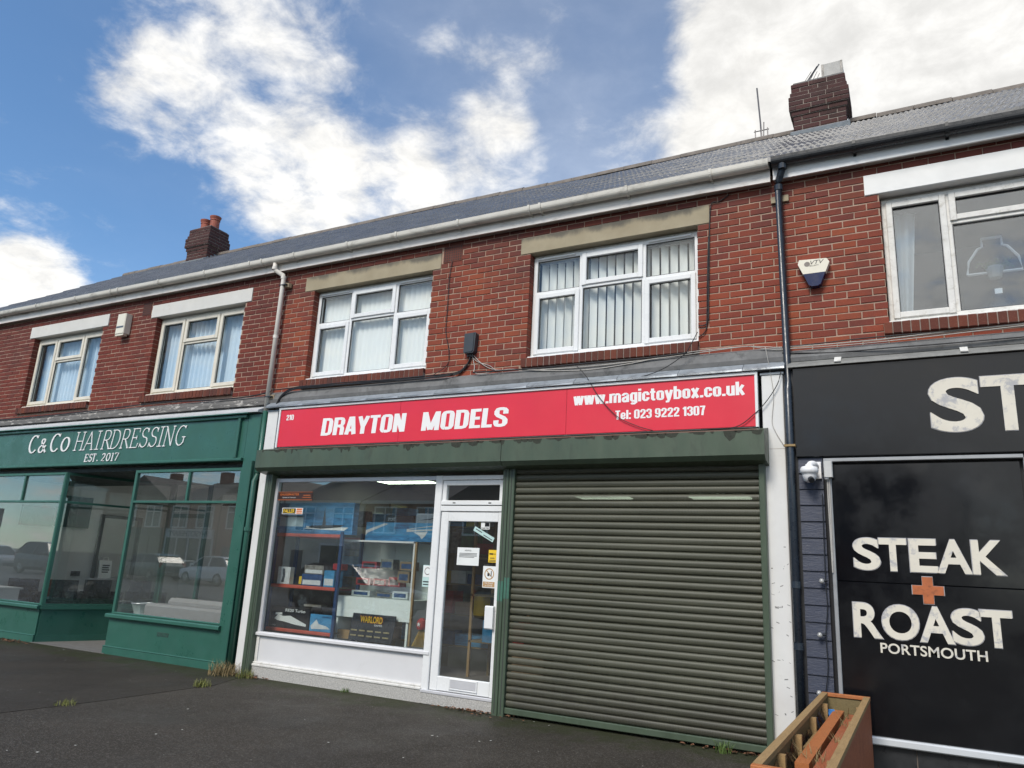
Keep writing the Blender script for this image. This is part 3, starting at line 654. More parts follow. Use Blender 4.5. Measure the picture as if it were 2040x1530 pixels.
def serif_letter(parent, ch, x0, x1, z0, z1, y, mat, thick, thin, shear=.16, depth=.012):
    m = MB(); w, h = x1-x0, z1-z0; k = 0
    for pts, wt in stroke_glyph(ch):
        P = [(x0+w*px+shear*h*(pz-.0)*0.0+shear*h*(pz-.5)*.6, z0+h*pz) for px, pz in pts]
        yf = y-depth-.0006*k; k += 1
        n = len(P); L = []; Rr = []
        for i in range(n):
            a, b = P[max(i-1, 0)], P[min(i+1, n-1)]; dx, dz = b[0]-a[0], b[1]-a[1]; l = math.hypot(dx, dz) or 1
            dx, dz = dx/l, dz/l; t = (thin+(thick-thin)*min(1, wt)*abs(dz)**1.2)*.5 if wt < 2 else .5*(x1-x0)
            L.append((P[i][0]-dz*t, P[i][1]+dx*t)); Rr.append((P[i][0]+dz*t, P[i][1]-dx*t))
        vs = [(q[0], yf, q[1]) for q in L]+[(q[0], yf, q[1]) for q in Rr]+[(q[0], y, q[1]) for q in L]+[(q[0], y, q[1]) for q in Rr]
        fs = []
        for i in range(n-1):
            fs += [(i, i+1, n+i+1, n+i), (i, 2*n+i, 2*n+i+1, i+1), (n+i, n+i+1, 3*n+i+1, 3*n+i)]
        fs += [(0, n, 3*n, 2*n), (n-1, 3*n-1, 4*n-1, 2*n-1)]
        m.add(vs, fs)
    return m.build('letter', mat, parent)

# ------------------------------------------------------------------ the three shops of the terrace
B1 = empty('salon_building', (-10.0, 0, 0), 'brick terrace shop with a dark green hairdressing front and recessed lobby', 'building', 'shops of the brick terrace')
B2 = empty('model_shop_building', (-2.6, 0, 0), 'brick terrace shop with a red name board, green roller shutter and white door', 'building', 'shops of the brick terrace')
B3 = empty('steakhouse_building', (4.5, 0, 0), 'brick terrace shop with a black fascia and a black steak and roast panel', 'building', 'shops of the brick terrace')
ZL, ZW, ZS = 5.27, 3.92, 3.805
OW = 2.05
W1A, W1B, W2, W3, W4 = (-12.50, -10.45), (-9.01, -6.96), (-5.55, -3.50), (-2.05, 0.0), (1.81, 3.86)
W5 = (5.4, 7.45)
def op(w): return (w[0], w[1], ZW, ZL)
def lint(w, l, r): return (w[0]-l, w[1]+r, ZL, ZL+.2275)
L1A, L1B, L2, L3, L4, L5 = lint(W1A, .15, .15), lint(W1B, .15, .14), lint(W2, .19, .13), lint(W3, .14, .14), lint(W4, .135, .14), lint(W5, .14, .14)
def sillr(w): return (w[0]-.05, w[1]+.012, ZS, ZW)
AB = (-3.34, -3.05, 5.345, 5.57); AB1 = (-9.42, -9.20, 5.345, 5.57)
PW1, PW2 = -6.13, .90
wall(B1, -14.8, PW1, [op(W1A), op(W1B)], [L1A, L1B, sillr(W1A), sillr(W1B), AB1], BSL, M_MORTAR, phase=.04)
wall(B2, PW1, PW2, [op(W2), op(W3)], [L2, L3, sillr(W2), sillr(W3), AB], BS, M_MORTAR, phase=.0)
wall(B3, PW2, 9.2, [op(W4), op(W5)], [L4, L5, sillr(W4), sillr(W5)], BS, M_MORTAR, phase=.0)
air_brick(B2, *AB); air_brick(B1, *AB1)
for b, l, m, nm in ((B1, L1A, M_LINTELC, 'off-white lintel with a curved crack'), (B1, L1B, M_LINTELC, 'off-white lintel with a tan patch'), (B2, L2, M_LINTEL, None), (B2, L3, M_LINTEL, None), (B3, L4, M_LINTELW, None), (B3, L5, M_LINTELW, None)):
    pr = .012 if m is not M_LINTEL else .004
    o = MB().bbox(l[0]+.004, l[1]-.004, -pr, .20, l[2]+.002, l[3]-.004, .006).build('lintel', m, b)
    if nm: o['label'] = nm
for b, w in ((B1, W1A), (B1, W1B), (B2, W2), (B2, W3), (B3, W4), (B3, W5)):
    s = sillr(w); soldier_sill(b, s[0], s[1], s[2], s[3])
three = [(.30, [(.64, True), (.36, False)]), (.40, [(.66, False), (.34, True)]), (.30, [(.64, True), (.36, False)])]
older = [(.29, [(1.0, True)]), (.42, [(.66, False), (.34, True)]), (.29, [(1.0, True)])]
wide = [(.265, [(1.0, True)]), (.47, [(.76, False), (.24, True)]), (.265, [(1.0, True)])]
e = .004
for b, w, c, m, gm in ((B1, W1A, older, M_CREAM, M_GLASSUP), (B1, W1B, older, M_CREAM, M_GLASSUP), (B2, W2, three, M_UPVC, M_GLASSUP), (B2, W3, three, M_UPVC, M_GLASSUP), (B3, W4, wide, M_OLDW, M_GLASSD), (B3, W5, wide, M_OLDW, M_GLASSD)):
    window(b, w[0]+e, w[1]-e, ZW+.036, ZL-.03, c, m, gm, y=.10, vents=((.03, .27), (.72, .96)) if m is M_UPVC else ())
    MB().box(w[0]+e, w[1]-e, .12, .19, ZL-.03, ZL-.002).build('packer', M_SOFFIT if m is M_OLDW else M_OLDW, b)
for b, x0, x1, m in ((B1, -14.5, PW1-.1, M_ROOMG), (B2, PW1+.1, -2.85, M_ROOMG), (B2, -2.75, PW2-.1, M_ROOMD), (B3, PW2+.1, 9, M_ROOMD)):
    room(b, x0, x1, 3.45, 5.9, m)
for b, x0, x1 in ((B1, -14.8, PW1), (B2, PW1, PW2), (B3, PW2, 9.2)): roof(b, x0, x1)
gutter(B1, -14.8, PW1-.0, GB, M_GUTTER, FB, M_FASCIA, [-13.5, -12.3, -11.1, -10.1, -9.9, -8.85, -7.75, -6.75, -6.5])
gutter(B2, PW1, .80, GB, M_GUTTER, FB, M_FASCIA, [-5.85, -4.85, -4.0, -3.02, -2.0, -1.85, -.75, .2])
gutter(B3, .83, 9.2, GBR, M_BLACKP, FBR, M_FASCIA_N, [1.62, 2.42, 3.3, 4.4, 5.5, 6.6, 7.7, 8.8], rad=.058)
# chimneys
fl = lambda r: 0.0 if r < 5 else (.022 if r == 5 else (.05 if r < 9 else (.03 if r == 9 else .012)))
c1 = chimney(B1, -12.17, -11.50, 2.62, 3.12, 7.70, 12, fl)
for i, (x, y, h) in enumerate(((-12.0, 2.86, .32), (-11.67, 2.84, .34))):
    MB().lathe((x, y, 8.60), [(.125, 0), (.118, .03), (.105, .05), (.100, h-.10), (.112, h-.09), (.105, h-.07), (.125, h-.02), (.128, h), (.085, h), (.08, h-.05)], 18).build('chimney_pot', pm('terracotta', (.30, .085, .055), .75, .2, 9, dirt=(.5, .75, .6), dcol=(.09, .05, .04)), c1)
m = MB().prism_z([(-12.15, 2.64), (-11.52, 2.64), (-11.52, 3.10), (-12.15, 3.10)], 8.60, 8.63).build('flaunching', M_CEMENT, c1)
def flash(ch, x0, x1, y0, zf, n=5):
    MB().obox(((x0+x1)/2, y0-.03, zf), ((x1-x0)/2+.04, 0, 0), (0, .045, .032), (0, -.02, .05)).build('flashing', M_LEAD, ch)
    q = MB()
    for i in range(n):
        ya, yb = y0+.02+i*.085, y0+.02+(i+1)*.085; zr = zf+(ya-y0)*.69; q.prism_z([(x1+.004, ya), (x1+.012, ya), (x1+.012, yb+.02), (x1+.004, yb+.02)], zr-.08, zr+.10)
    q.build('stepped_flashing', M_LEAD, ch)
flash(c1, -12.17, -11.50, 2.62, 7.76)
c3 = chimney(B3, .755, 1.455, 2.62, 3.12, 7.66, 12, fl)
flash(c3, .755, 1.455, 2.62, 7.715)
MB().prism_z([(.77, 2.64), (1.44, 2.64), (1.44, 3.10), (.77, 3.10)], 8.56, 8.60).build('flaunching', M_CEMENT, c3)
q = MB(); q.vbox(1.16, 1.44, 2.70, 3.02, 8.60, 8.84, .03); cap = q.build('chimney_pot', pm('square_clay_pot', (.40, .39, .37), .7, .1, 5), c3); cap['label'] = 'pale square chimney terminal with dark corners'
q = MB()
for x in (1.158, 1.412):
    q.box(x, x+.030, 2.697, 2.725, 8.601, 8.842)
q.build('corner_strip', M_BLACKP, cap)
# aerials
A = empty('television_aerial', (.23, 3.0, 8.03), 'thin mast aerial on the ridge beside the sooty brick chimney', 'aerial')
M_AER = pm('aerial_metal', (.16, .15, .15), .5, .1, 9, metal=.5)
MB().tube([(.25, 3.0, 7.98), (.24, 3.0, 8.3), (.205, 3.0, 8.93)], .013, 6).build('mast', M_AER, A)
q = MB()
for dx in (-.09, 0, .09): q.tube([(.25+dx, 2.99, 8.02), (.25+dx, 2.99, 8.20)], .009, 5)
q.tube([(.14, 2.99, 8.05), (.36, 2.99, 8.05)], .008, 5); q.tube([(.14, 2.99, 8.17), (.36, 2.99, 8.17)], .008, 5); q.tube([(.28, 2.99, 8.08), (.29, 2.98, 8.30)], .010, 5)
q.build('bracket', M_AER, A)
A = empty('television_aerial', (.98, 2.85, 8.60), 'bent spiky aerial lying on top of the chimney by the square pot', 'aerial')
MB().tube([(.90, 2.8, 8.60), (1.13, 2.75, 8.90)], .010, 5).build('mast', M_AER, A)
q = MB()
for (a, b, c, d) in ((.93, 8.66, 1.10, 8.87), (.96, 8.62, 1.05, 8.76), (1.00, 8.62, 1.10, 8.78), (1.06, 8.62, 1.13, 8.74), (.90, 8.66, 1.02, 8.80)): q.tube([(a, 2.78, b), (c, 2.74, d)], .005, 4)
q.build('aerial_elements', M_AER, A)
q = MB()
for i in range(16):
    x = .80+random.random()*.36; q.lathe((x, 2.68+random.random()*.2, 8.59), [(.03, 0), (.035+random.random()*.02, .02), (.012, .045)], 7)
q.build('moss', pm('moss', (.05, .06, .02), .9, .3, 20), c3)['kind'] = 'stuff'
# cornice bands and lead over the shopfronts
q = MB().prism_x([(-.075, 3.60), (-.075, 3.655), (-.045, 3.72), (.005, 3.745), (.005, 3.60)], -14.8, PW1-.004); q.build('cornice', M_CEMENT_P, B1)
MB().prism_x([(-.175, 3.475), (-.175, 3.50), (-.08, 3.545), (.0, 3.60), (.0, 3.475)], -14.8, PW1-.05).build('cornice_moulding', pm('faded_white_moulding', (.50, .51, .52), .6, .1, 4, dirt=(.5, .75, .5), dcol=(.25, .25, .26)), B1)
q = MB().prism_x([(-.065, 3.615), (-.075, 3.66), (-.05, 3.75), (.005, 3.785), (.005, 3.615)], PW1+.004, PW2-.004); q.build('cornice', M_CEMENT, B2)
x = PW1+.06
while x < PW2-.05:
    L = random.uniform(.42, .72); b = min(x+L, PW2-.03)
    MB().add([(x, -.155, 3.522), (b, -.155, 3.522), (b, -.15, 3.545), (x, -.15, 3.545), (x, -.066, 3.612), (b, -.066, 3.612), (x, -.066, 3.522), (b, -.066, 3.522)], [(0, 1, 3, 2)[::-1], (0, 1, 2, 3), (3, 2, 5, 4), (0, 6, 7, 1), (0, 3, 4, 6), (1, 7, 5, 2)]).build('lead_flashing', M_LEAD, B2); x = b+.004
q = MB().prism_x([(-.07, 3.60), (-.08, 3.64), (-.05, 3.70), (.005, 3.735), (.005, 3.60)], PW2+.004, 9.2); q.build('cornice', M_CEMENT, B3)
MB().prism_x([(-.16, 3.52), (-.15, 3.545), (-.05, 3.605), (.0, 3.60), (.0, 3.52)], PW2+.004, 9.2).build('lead_flashing', pm('grey_flashing_cloth', (.20, .20, .19), .7, .2, 8, bmp=.6, bscale=12), B3)
for x in (1.35, 2.38, 3.4): MB().obox((x, -.112, 3.578), (.03, 0, 0), (0, .055, .038), (0, -.003, .004)).build('flashing_clip', M_OLDW, B3)
# downpipes
P = [(-6.25, -.16, 5.74), (-6.25, -.16, 5.66), (-6.24, -.15, 5.63), (-6.14, -.08, 5.56), (-6.13, -.075, 5.51), (-6.135, -.075, 3.50)]
dp = MB().tube(P, .034, 12).build('downpipe', M_PIPEW, B2, smooth=True); dp['label'] = 'cream plastic rainwater pipe with a swan neck'
for z in (5.66, 5.525, 4.6): MB().lathe((-6.135 if z < 5.6 else -6.25, -.075 if z < 5.6 else -.16, z-.02), [(.040, 0), (.040, .045)], 12).build('collar', M_PIPEW, dp)
for z in (5.40, 3.70):
    MB().lathe((-6.055, -.03, z-.04), [(.02, 0), (.055, .005), (.055, .07), (.02, .08)], 8).build('pipe_bracket', pm('rusty_bracket', (.26, .20, .13), .7, .2, 12), dp); MB().box(-6.175, -6.03, -.112, -.06, z-.006, z+.006).build('strap', M_BLACKP, dp)
dg = MB().tube([(-6.135, -.075, 3.498), (-6.13, -.075, 2.60), (-6.12, -.13, 2.50), (-6.12, -.13, .02)], .036, 12).build('downpipe', M_GREEN, B1, smooth=True); dg['label'] = 'dark green painted lower rainwater pipe'
for z in (2.62, 1.82): MB().lathe((-6.12, -.13 if z < 2.5 else -.075, z), [(.048, 0), (.048, .05)], 12).build('collar', M_GREEN, dg)
P = [(.935, -.16, 5.76), (.935, -.16, 5.69), (.925, -.15, 5.65), (.88, -.08, 5.58), (.875, -.07, 5.52), (.893, -.07, 3.4), (.893, -.135, 3.3), (.893, -.135, .02)]
dp3 = MB().tube(P, .036, 12).build('downpipe', M_PIPEB, B3, smooth=True); dp3['label'] = 'black plastic rainwater pipe with an offset neck'
for z, y in ((5.69, -.16), (5.50, -.07), (1.48, -.135), (.95, -.135)): MB().lathe((.935 if z > 5.6 else (.876 if z > 5 else .893), y, z-.03), [(.043, 0), (.043, .06)], 12).build('collar', M_PIPEB, dp3)
MB().box(.79, .965, -.03, .0, 5.36, 5.43).build('pipe_bracket', M_LINTEL, dp3); MB().box(.845, .945, -.178, -.12, 2.745, 2.765).build('strap', pm('brass_strap', (.3, .2, .08), .5, .1, 5), dp3)
# ------------------------------------------------------------------ model shop front
def frame_rect(m, x0, x1, z0, z1, w, y0, y1):
    m.vbox(x0, x0+w, y0, y1, z0, z1, .004); m.vbox(x1-w, x1, y0, y1, z0, z1, .004)
    m.bbox(x0+w, x1-w, y0+.001, y1, z0, z0+w, .004); m.bbox(x0+w, x1-w, y0+.001, y1, z1-w, z1, .004); return m
sb = MB().box(-5.80, .60, -.10, .0, 2.955, 3.50).build('name_board', M_PANELW, B2); sb['label'] = 'long red name board in a white frame'
for a, b in ((-5.785, -3.742), (-3.738, -1.452), (-1.448, .582)):
    MB().bbox(a, b, -.116, -.101, 2.962, 3.482, .003).build('red_panel', M_RED, sb)
m = MB(); m.bbox(-5.815, .612, -.132, -.10, 3.484, 3.516, .004); m.vbox(-5.815, -5.786, -.131, -.10, 2.955, 3.484, .004); m.vbox(.583, .612, -.131, -.10, 2.955, 3.484, .004)
m.build('board_frame', M_UPVC, sb)
YS = -.1165
block_text(sb, 'DRAYTON', -5.02, -3.65, 3.090, 3.325, YS, M_WLET, shear=.05)
block_text(sb, 'MODELS', -3.40, -2.20, 3.088, 3.320, YS, M_WLET, shear=.05)
block_text(sb, '210', -5.675, -5.540, 3.332, 3.408, YS, M_WLET)
block_text(sb, 'www.magictoybox.co.uk', -1.365, .485, 3.287, 3.425, YS, M_WLET)
block_text(sb, 'Tel: 023 9222 1307', -.873, .092, 3.102, 3.200, YS, M_WLET)
pl = MB().vbox(.645, .845, -.105, .0, .0, 3.47, .006).build('pilaster', M_WPAINT, B2); pl['label'] = 'white painted right pilaster with scuff marks'
MB().bbox(.635, .855, -.115, .0, 3.471, 3.50, .006).build('pilaster_cap', M_LEAD, pl); MB().box(.646, .844, -.1065, -.104, 2.735, 2.739).build('joint', M_SOFFIT, pl)
q = MB()
rr = random.Random(5)
for i in range(26):
    x, z = .66+rr.random()*.17, .35+rr.random()*1.5; q.obox((x, -.1056, z), (.004+rr.random()*.012, 0, .006*rr.uniform(-1, 1)), (0, .0006, 0), (0, 0, .0015+rr.random()*.003))
for i in range(6): q.box(.70+i*.012, .708+i*.012, -.1064, -.105, 1.27, 1.275+.012*rr.random())
q.build('scuff_marks', pm('grey_scuff', (.2, .2, .2), .8), pl)['kind'] = 'stuff'
pl = MB().vbox(-6.065, -5.87, -.095, .0, .0, 3.475, .006).build('pilaster', M_WPAINT, B2); pl['label'] = 'narrow white left pilaster beside the green pipe'
MB().bbox(-6.07, -5.83, -.10, .0, 3.476, 3.50, .006).build('pilaster_cap', M_LEAD, pl)
for a, b in ((-5.905, -2.128), (-2.122, .695)):
    sec = [(-.35, 2.885), (-.35, 2.648), (-.305, 2.602), (-.085, 2.572), (-.085, 2.95)]
    h = MB().prism_x(sec, a, b).build('shutter_housing', None or M_OLIVE, B2)
hz = MB()
rr = random.Random(9); x = -5.88
while x < .66:                                  # algae that has run down from the top edge
    w = rr.uniform(.03, .16); d = rr.uniform(.008, .05)*(1.5 if rr.random() < .2 else 1)
    if rr.random() < .8: hz.add([(x, -.3506, 2.8845), (x+w, -.3506, 2.8845), (x+w*.8, -.3506, 2.884-d), (x+w*.45, -.3506, 2.884-d*rr.uniform(.9, 1.5)), (x+w*.1, -.3506, 2.884-d*.7)], [(0, 4, 3, 2, 1)])
    x += w*.8
hz.build('algae_streaks', pm('dark_algae', (.026, .03, .02), .8, .3, 30), B2)['kind'] = 'stuff'
M_SHUT, t, p, o_ = nt('perforated_shutter_steel'); Pp = pos(t)
c = ramp(t, noise(t, sc_vec(t, Pp, (.5, 1, 2)), 2.2, 6, .6), [(.3, (.062, .064, .044)), (.7, (.096, .097, .068))])
sxz = N(t, 'ShaderNodeSeparateXYZ'); t.links.new(Pp, sxz.inputs[0]); gr = mth(t, 'ADD', mrange(t, sxz.outputs[2], .9, .0, 0, .4), noise(t, sc_vec(t, Pp, (1.5, 1, .6)), 2.6, 7, .7)); c = mixc(t, mrange(t, gr, .58, .95, 0, .6), c, (.045, .042, .032))
ck = N(t, 'ShaderNodeTexChecker'); ck.inputs['Scale'].default_value = 95; mpn = N(t, 'ShaderNodeMapping'); mpn.inputs['Rotation'].default_value = (0, R_(45), 0); t.links.new(Pp, mpn.inputs[0]); t.links.new(mpn.outputs[0], ck.inputs['Vector'])
t.links.new(mixc(t, mth(t, 'MULTIPLY', ck.outputs['Fac'], .38), c, (.02, .022, .017)), p.inputs['Base Color']); p.inputs['Roughness'].default_value = .48; p.inputs['Specular IOR Level'].default_value = .45
trn = N(t, 'ShaderNodeBsdfTransparent'); ms = N(t, 'ShaderNodeMixShader'); t.links.new(mth(t, 'MULTIPLY', ck.outputs['Fac'], .09), ms.inputs[0]); t.links.new(p.outputs[0], ms.inputs[1]); t.links.new(trn.outputs[0], ms.inputs[2]); t.links.new(ms.outputs[0], o_.inputs[0])
sh = MB().bbox(-2.028, .60, -.155, -.10, .028, .088, .006).build('shutter', M_OLIVE, B2); sh['label'] = 'closed dark green perforated roller shutter'
prof = [(-.117, -.0365), (-.128, -.033), (-.136, -.018), (-.1385, .0), (-.136, .018), (-.127, .030), (-.117, .0325)]
sm = MB(); n = len(prof)
vs = [(-1.314, y, z) for y, z in prof]+[(1.314, y, z) for y, z in prof]
sm.add(vs, [(i, n+i, n+i+1, i+1) for i in range(n-1)]); s0 = sm.build('slat', M_SHUT, sh, smooth=True, loc=(0, 0, 0)); me = s0.data; bpy.data.objects.remove(s0)
for i in range(35):
    o = bpy.data.objects.new('slat', me); COL.objects.link(o); o.parent = sh; o.rotation_euler = (random.uniform(-.05, .05), random.uniform(-.0006, .0006), random.uniform(-.0015, .0015)); o.location = Vector((-.714, random.uniform(-.002, .002), +.125+i*.0716))-wloc(sh)
for a, b, nm in ((-2.178, -2.106, 1), (-2.100, -2.030, 1), (.602, .660, 0), (-5.862, -5.80, 0), (-5.794, -5.735, 1)):
    r = MB().vbox(a, b, -.175, -.03, .0, 2.60, .006).build('shutter_rail', M_OLIVE, B2)
    if nm: MB().box((a+b)/2-.004, (a+b)/2+.004, -.1765, -.1745, .02, 2.57).build('slot', M_SLAT_IN, r)
MB().box(-2.176, -2.108, -.1762, -.1745, 1.15, 1.36).build('paint_patch', pm('fresh_green_patch', (.05, .14, .10), .5), B2)
MB().box(-2.098, -2.032, -.1762, -.1745, 1.18, 1.40).build('paint_patch', MATS['fresh_green_patch'], B2)
# display window, stall riser, door
sw = frame_rect(MB(), -5.735, -3.045, .505, 2.53, .05, -.10, -.04).build('shop_window', M_ALU, B2); sw['label'] = 'large display window in a silver frame'
MB().box(-5.69, -3.09, -.075, -.068, .55, 2.485).build('pane', M_GLASSS, sw)
MB().bbox(-5.735, -3.045, -.125, -.04, .505, .548, .008).build('sill', M_PANELW, sw)
sr = MB().box(-5.735, -3.125, -.082, -.03, .165, .505).build('stall_riser', M_PANELW, B2)
m = MB(); m.vbox(-5.735, -5.685, -.098, -.081, .185, .504, .004); m.bbox(-5.735, -3.125, -.112, -.06, .165, .186, .005); m.bbox(-5.735, -3.115, -.128, -.05, .132, .1645, .008); m.build('riser_trim', M_OLDW, sr)
MB().box(-5.76, -3.10, -.118, -.02, .0, .132).build('plinth', M_PEBBLE, sr)
df = MB(); df.vbox(-3.125, -3.028, -.115, -.02, .145, 2.53, .008); df.bbox(-3.028, -2.182, -.112, -.02, 2.112, 2.178, .006); df.bbox(-3.028, -2.182, -.112, -.02, 2.478, 2.53, .006); df.vbox(-2.192, -2.180, -.112, -.02, .145, 2.53, .003)
df = df.build('door_frame', M_UPVC, B2)
frame_rect(MB(), -3.022, -2.196, 2.184, 2.472, .055, -.105, -.05).build('fanlight', M_UPVC, df); MB().bbox(-3.022, -2.196, -.122, -.106, 2.184, 2.235, .005).build('fanlight_rail', M_UPVC, df)
MB().box(-2.97, -2.25, -.078, -.072, 2.235, 2.42).build('pane', M_GLASSS, df)
for x in (-2.84, -2.36): MB().box(x-.018, x+.018, -.1245, -.1215, 2.203, 2.215).build('drain_slot', M_SLAT_IN, df)
dr = MB(); dr.vbox(-3.020, -2.916, -.10, -.05, .152, 2.106, .006); dr.vbox(-2.255, -2.198, -.10, -.05, .152, 2.106, .006); dr.bbox(-2.916, -2.255, -.099, -.05, 1.998, 2.106, .006); dr.bbox(-2.916, -2.255, -.099, -.05, .152, .302, .006)
dr = dr.build('door', M_UPVC, B2); dr['label'] = 'white framed glass shop door covered in notices'
MB().box(-2.918, -2.253, -.078, -.072, .30, 2.0).build('pane', M_GLASSS, dr)
lb = frame_rect(MB(), -2.76, -2.40, .178, .294, .016, -.112, -.10).build('letterbox', M_UPVC, dr); MB().bbox(-2.744, -2.416, -.108, -.10, .195, .278, .004).build('flap', M_ALU, lb)
MB().bbox(-2.335, -2.232, -.145, -.10, .845, 1.09, .012).build('door_handle', M_UPVC, dr)
st = MB().bbox(-3.115, -2.182, -.135, .02, .0, .118, .006).build('doorstep', M_PEBBLE, B2)
m = MB()
for i in range(5): m.bbox(-3.11, -2.186, -.142+i*.013, -.132+i*.013, .1185, .146, .003)
m.build('threshold_ribs', M_ALU, st)
ri = room(B2, -5.98, .86, .14, 2.76, pm('model_shop_wall', (.19, .17, .16), .9, .1, 1), y0=-.02, y1=6.5, name='shop_room')
M_LAMP = emis('ceiling_lamp', (.82, 1.0, .76), 3.2)
for (x, y) in ((-5.05, 1.92), (-2.65, 4.2), (-.74, 4.2)):
    l = empty('ceiling_light', (x, y, 2.74), {-5.05: 'lit greenish ceiling panel seen at the top of the display window', -2.65: 'lit ceiling panel glimpsed through the shutter, nearer the door', -.74: 'lit ceiling panel glimpsed through the shutter, nearer the white pilaster'}[x], 'light', 'lit ceiling panels in the model shop')
    q = MB().box(x-.45, x+.45, y-.15, y+.15, 2.722, 2.735).build('lamp_panel', M_LAMP, l); MB().box(x-.48, x+.48, y-.18, y+.18, 2.736, 2.752).build('lamp_tray', M_UPVC, l)

# ------------------------------------------------------------------ salon front
sf = MB(); sf.box(-13.25, -6.425, -.10, .0, 2.79, 3.455); sf = sf.build('sign_board', M_GREEN, B1); sf['label'] = 'dark green sign board with raised white serif lettering'
for a, b in ((-13.24, -10.502), (-10.498, -6.59)): MB().box(a, b, -.112, -.0985, 2.832, 3.40).build('board_panel', M_GREEN, sf)
m = MB(); m.bbox(-13.25, -6.425, -.150, -.099, 3.402, 3.455, .012); m.bbox(-13.25, -6.425, -.145, -.099, 2.785, 2.832, .012); m.vbox(-6.59, -6.545, -.144, -.099, 2.8325, 3.4015, .008); m.bbox(-13.25, -6.36, -.19, -.02, 3.456, 3.474, .004); m.build('board_moulding', M_GREEN2, sf)
YL = -.1125
for ch, x0, x1, z0, z1 in (('C', -11.72, -11.47, 3.046, 3.352), ('&', -11.425, -11.20, 3.046, 3.285), ('C', -11.09, -10.83, 3.052, 3.356), ('o', -10.785, -10.56, 3.052, 3.285)):
    serif_letter(sf, ch, x0, x1, z0, z1, YL, M_WLET, .042, .014, .20)
for ch, x0, x1 in (('H', -10.40, -10.16), ('A', -10.14, -9.89), ('I', -9.85, -9.72), ('R', -9.67, -9.45), ('D', -9.45, -9.22), ('R', -9.19, -8.98), ('E', -8.95, -8.75), ('S', -8.73, -8.53), ('S', -8.51, -8.31), ('I', -8.30, -8.18), ('N', -8.165, -7.94), ('G', -7.90, -7.68)):
    serif_letter(sf, ch, x0, x1, 3.055, 3.355, YL, M_WLET, .017, .013, .24)
for ch, x0, x1 in (('E', -10.06, -9.96), ('S', -9.945, -9.865), ('T', -9.86, -9.77), ('.', -9.735, -9.71), ('2', -9.62, -9.53), ('0', -9.50, -9.40), ('1', -9.375, -9.31), ('7', -9.295, -9.195)):
    serif_letter(sf, ch, x0, x1, 2.858, 2.98 if ch != '.' else 2.882, YL, M_WLET, .020, .010, .22)
gp = MB(); gp.vbox(-6.42, -6.17, -.11, .02, .0, 3.452, .01); gp = gp.build('pilaster', M_GREEN, B1); gp['label'] = 'dark green right pilaster of the salon'
MB().vbox(-6.30, -6.175, -.165, -.109, .0, 2.78, .008).build('pilaster_strip', M_GREEN, gp)
def bay(x0, x1, muls, top_mul, nm):
    w = MB()
    for x in (x0, x1-.045): w.vbox(x, x+.045, -.085, -.03, .57, 2.70, .006)
    w.bbox(x0+.045, x1-.045, -.084, -.031, 2.655, 2.70, .006); w.bbox(x0+.045, x1-.045, -.083, -.031, 2.195, 2.232, .006); w.bbox(x0+.045, x1-.045, -.084, -.031, .57, .592, .005)
    for x in top_mul: w.vbox(x-.02, x+.02, -.082, -.032, 2.233, 2.654, .005)
    w = w.build('bay_window', M_GREEN2, B1); w['label'] = nm
    xs = [x0+.045]+[x for x in top_mul]+[x1-.045]
    for a, b in zip(xs, xs[1:]): MB().box(a, b, -.058, -.052, 2.21, 2.66).build('pane', M_GLASSS, w)
    MB().box(x0+.04, x1-.04, -.060, -.054, .58, 2.20).build('pane', M_GLASSS, w)
    s = MB().bbox(x0-.05, x1+.03, -.155, .0, .505, .568, .014).build('sill', M_GREEN2, w)
    r = MB().box(x0-.015, x1+.01, -.095, .02, .10, .504).build('stall_riser', M_GREEN, w)
    m = MB(); m.bbox(x0-.03, x1+.02, -.118, -.0, .0, .098, .004); m.bbox(x0-.03, x1+.02, -.122, -.0, .099, .118, .008); m.build('plinth', M_GREEN2, w); return w
bR = bay(-8.745, -6.42, [], [-7.52], 'green framed bay window between the lobby and the pilaster')
v = MB().box(-7.66, -7.42, -.0975, -.094, .335, .385).build('air_vent', M_SLAT_IN, bR); m = MB()
for i in range(9): m.box(-7.652+i*.026, -7.640+i*.026, -.101, -.0976, .338, .382)
m.build('vent_bars', M_GREEN2, bR)
bL = bay(-13.2, -10.54, [], [-11.71], 'green framed bay window at the left end of the salon front')
def return_side(ax, ay, bx, by, nm):
    d = Vector((bx-ax, by-ay, 0)); L = d.length; d.normalize(); nrm_ = Vector((-d.y, d.x, 0)); w = MB()
    def bar(s0, s1, z0, z1, th): c = Vector((ax, ay, 0))+d*((s0+s1)/2); w.obox((c.x, c.y, (z0+z1)/2), d*((s1-s0)/2), nrm_*th, (0, 0, (z1-z0)/2))
    bar(-.02, .03, .57, 2.70, .026); bar(L-.05, L, .57, 2.70, .026); bar(.03, L-.05, 2.655, 2.699, .025); bar(.03, L-.05, 2.197, 2.231, .025); bar(.03, L-.05, .571, .591, .025)
    w = w.build('lobby_window', M_GREEN2, B1); w['label'] = nm
    def bar2(name, s0, s1, z0, z1, th, mat): c = Vector((ax, ay, 0))+d*((s0+s1)/2); return MB().obox((c.x, c.y, (z0+z1)/2), d*((s1-s0)/2), nrm_*th, (0, 0, (z1-z0)/2)).build(name, mat, w)
    bar2('pane', .03, L-.05, .585, 2.20, .003, M_GLASSS); bar2('pane', .03, L-.05, 2.225, 2.66, .003, M_GLASSS)
    bar2('sill', -.03, L, .507, .567, .06, M_GREEN2); bar2('stall_riser', -.01, L, .10, .506, .03, M_GREEN); bar2('plinth', -.02, L, .0, .112, .042, M_GREEN2); return w
return_side(-10.535, -.055, -10.02, 1.62, 'slanting side window of the salon lobby, far side')
return_side(-8.735, -.055, -9.02, 1.62, 'slanting side window of the salon lobby, behind the right bay')
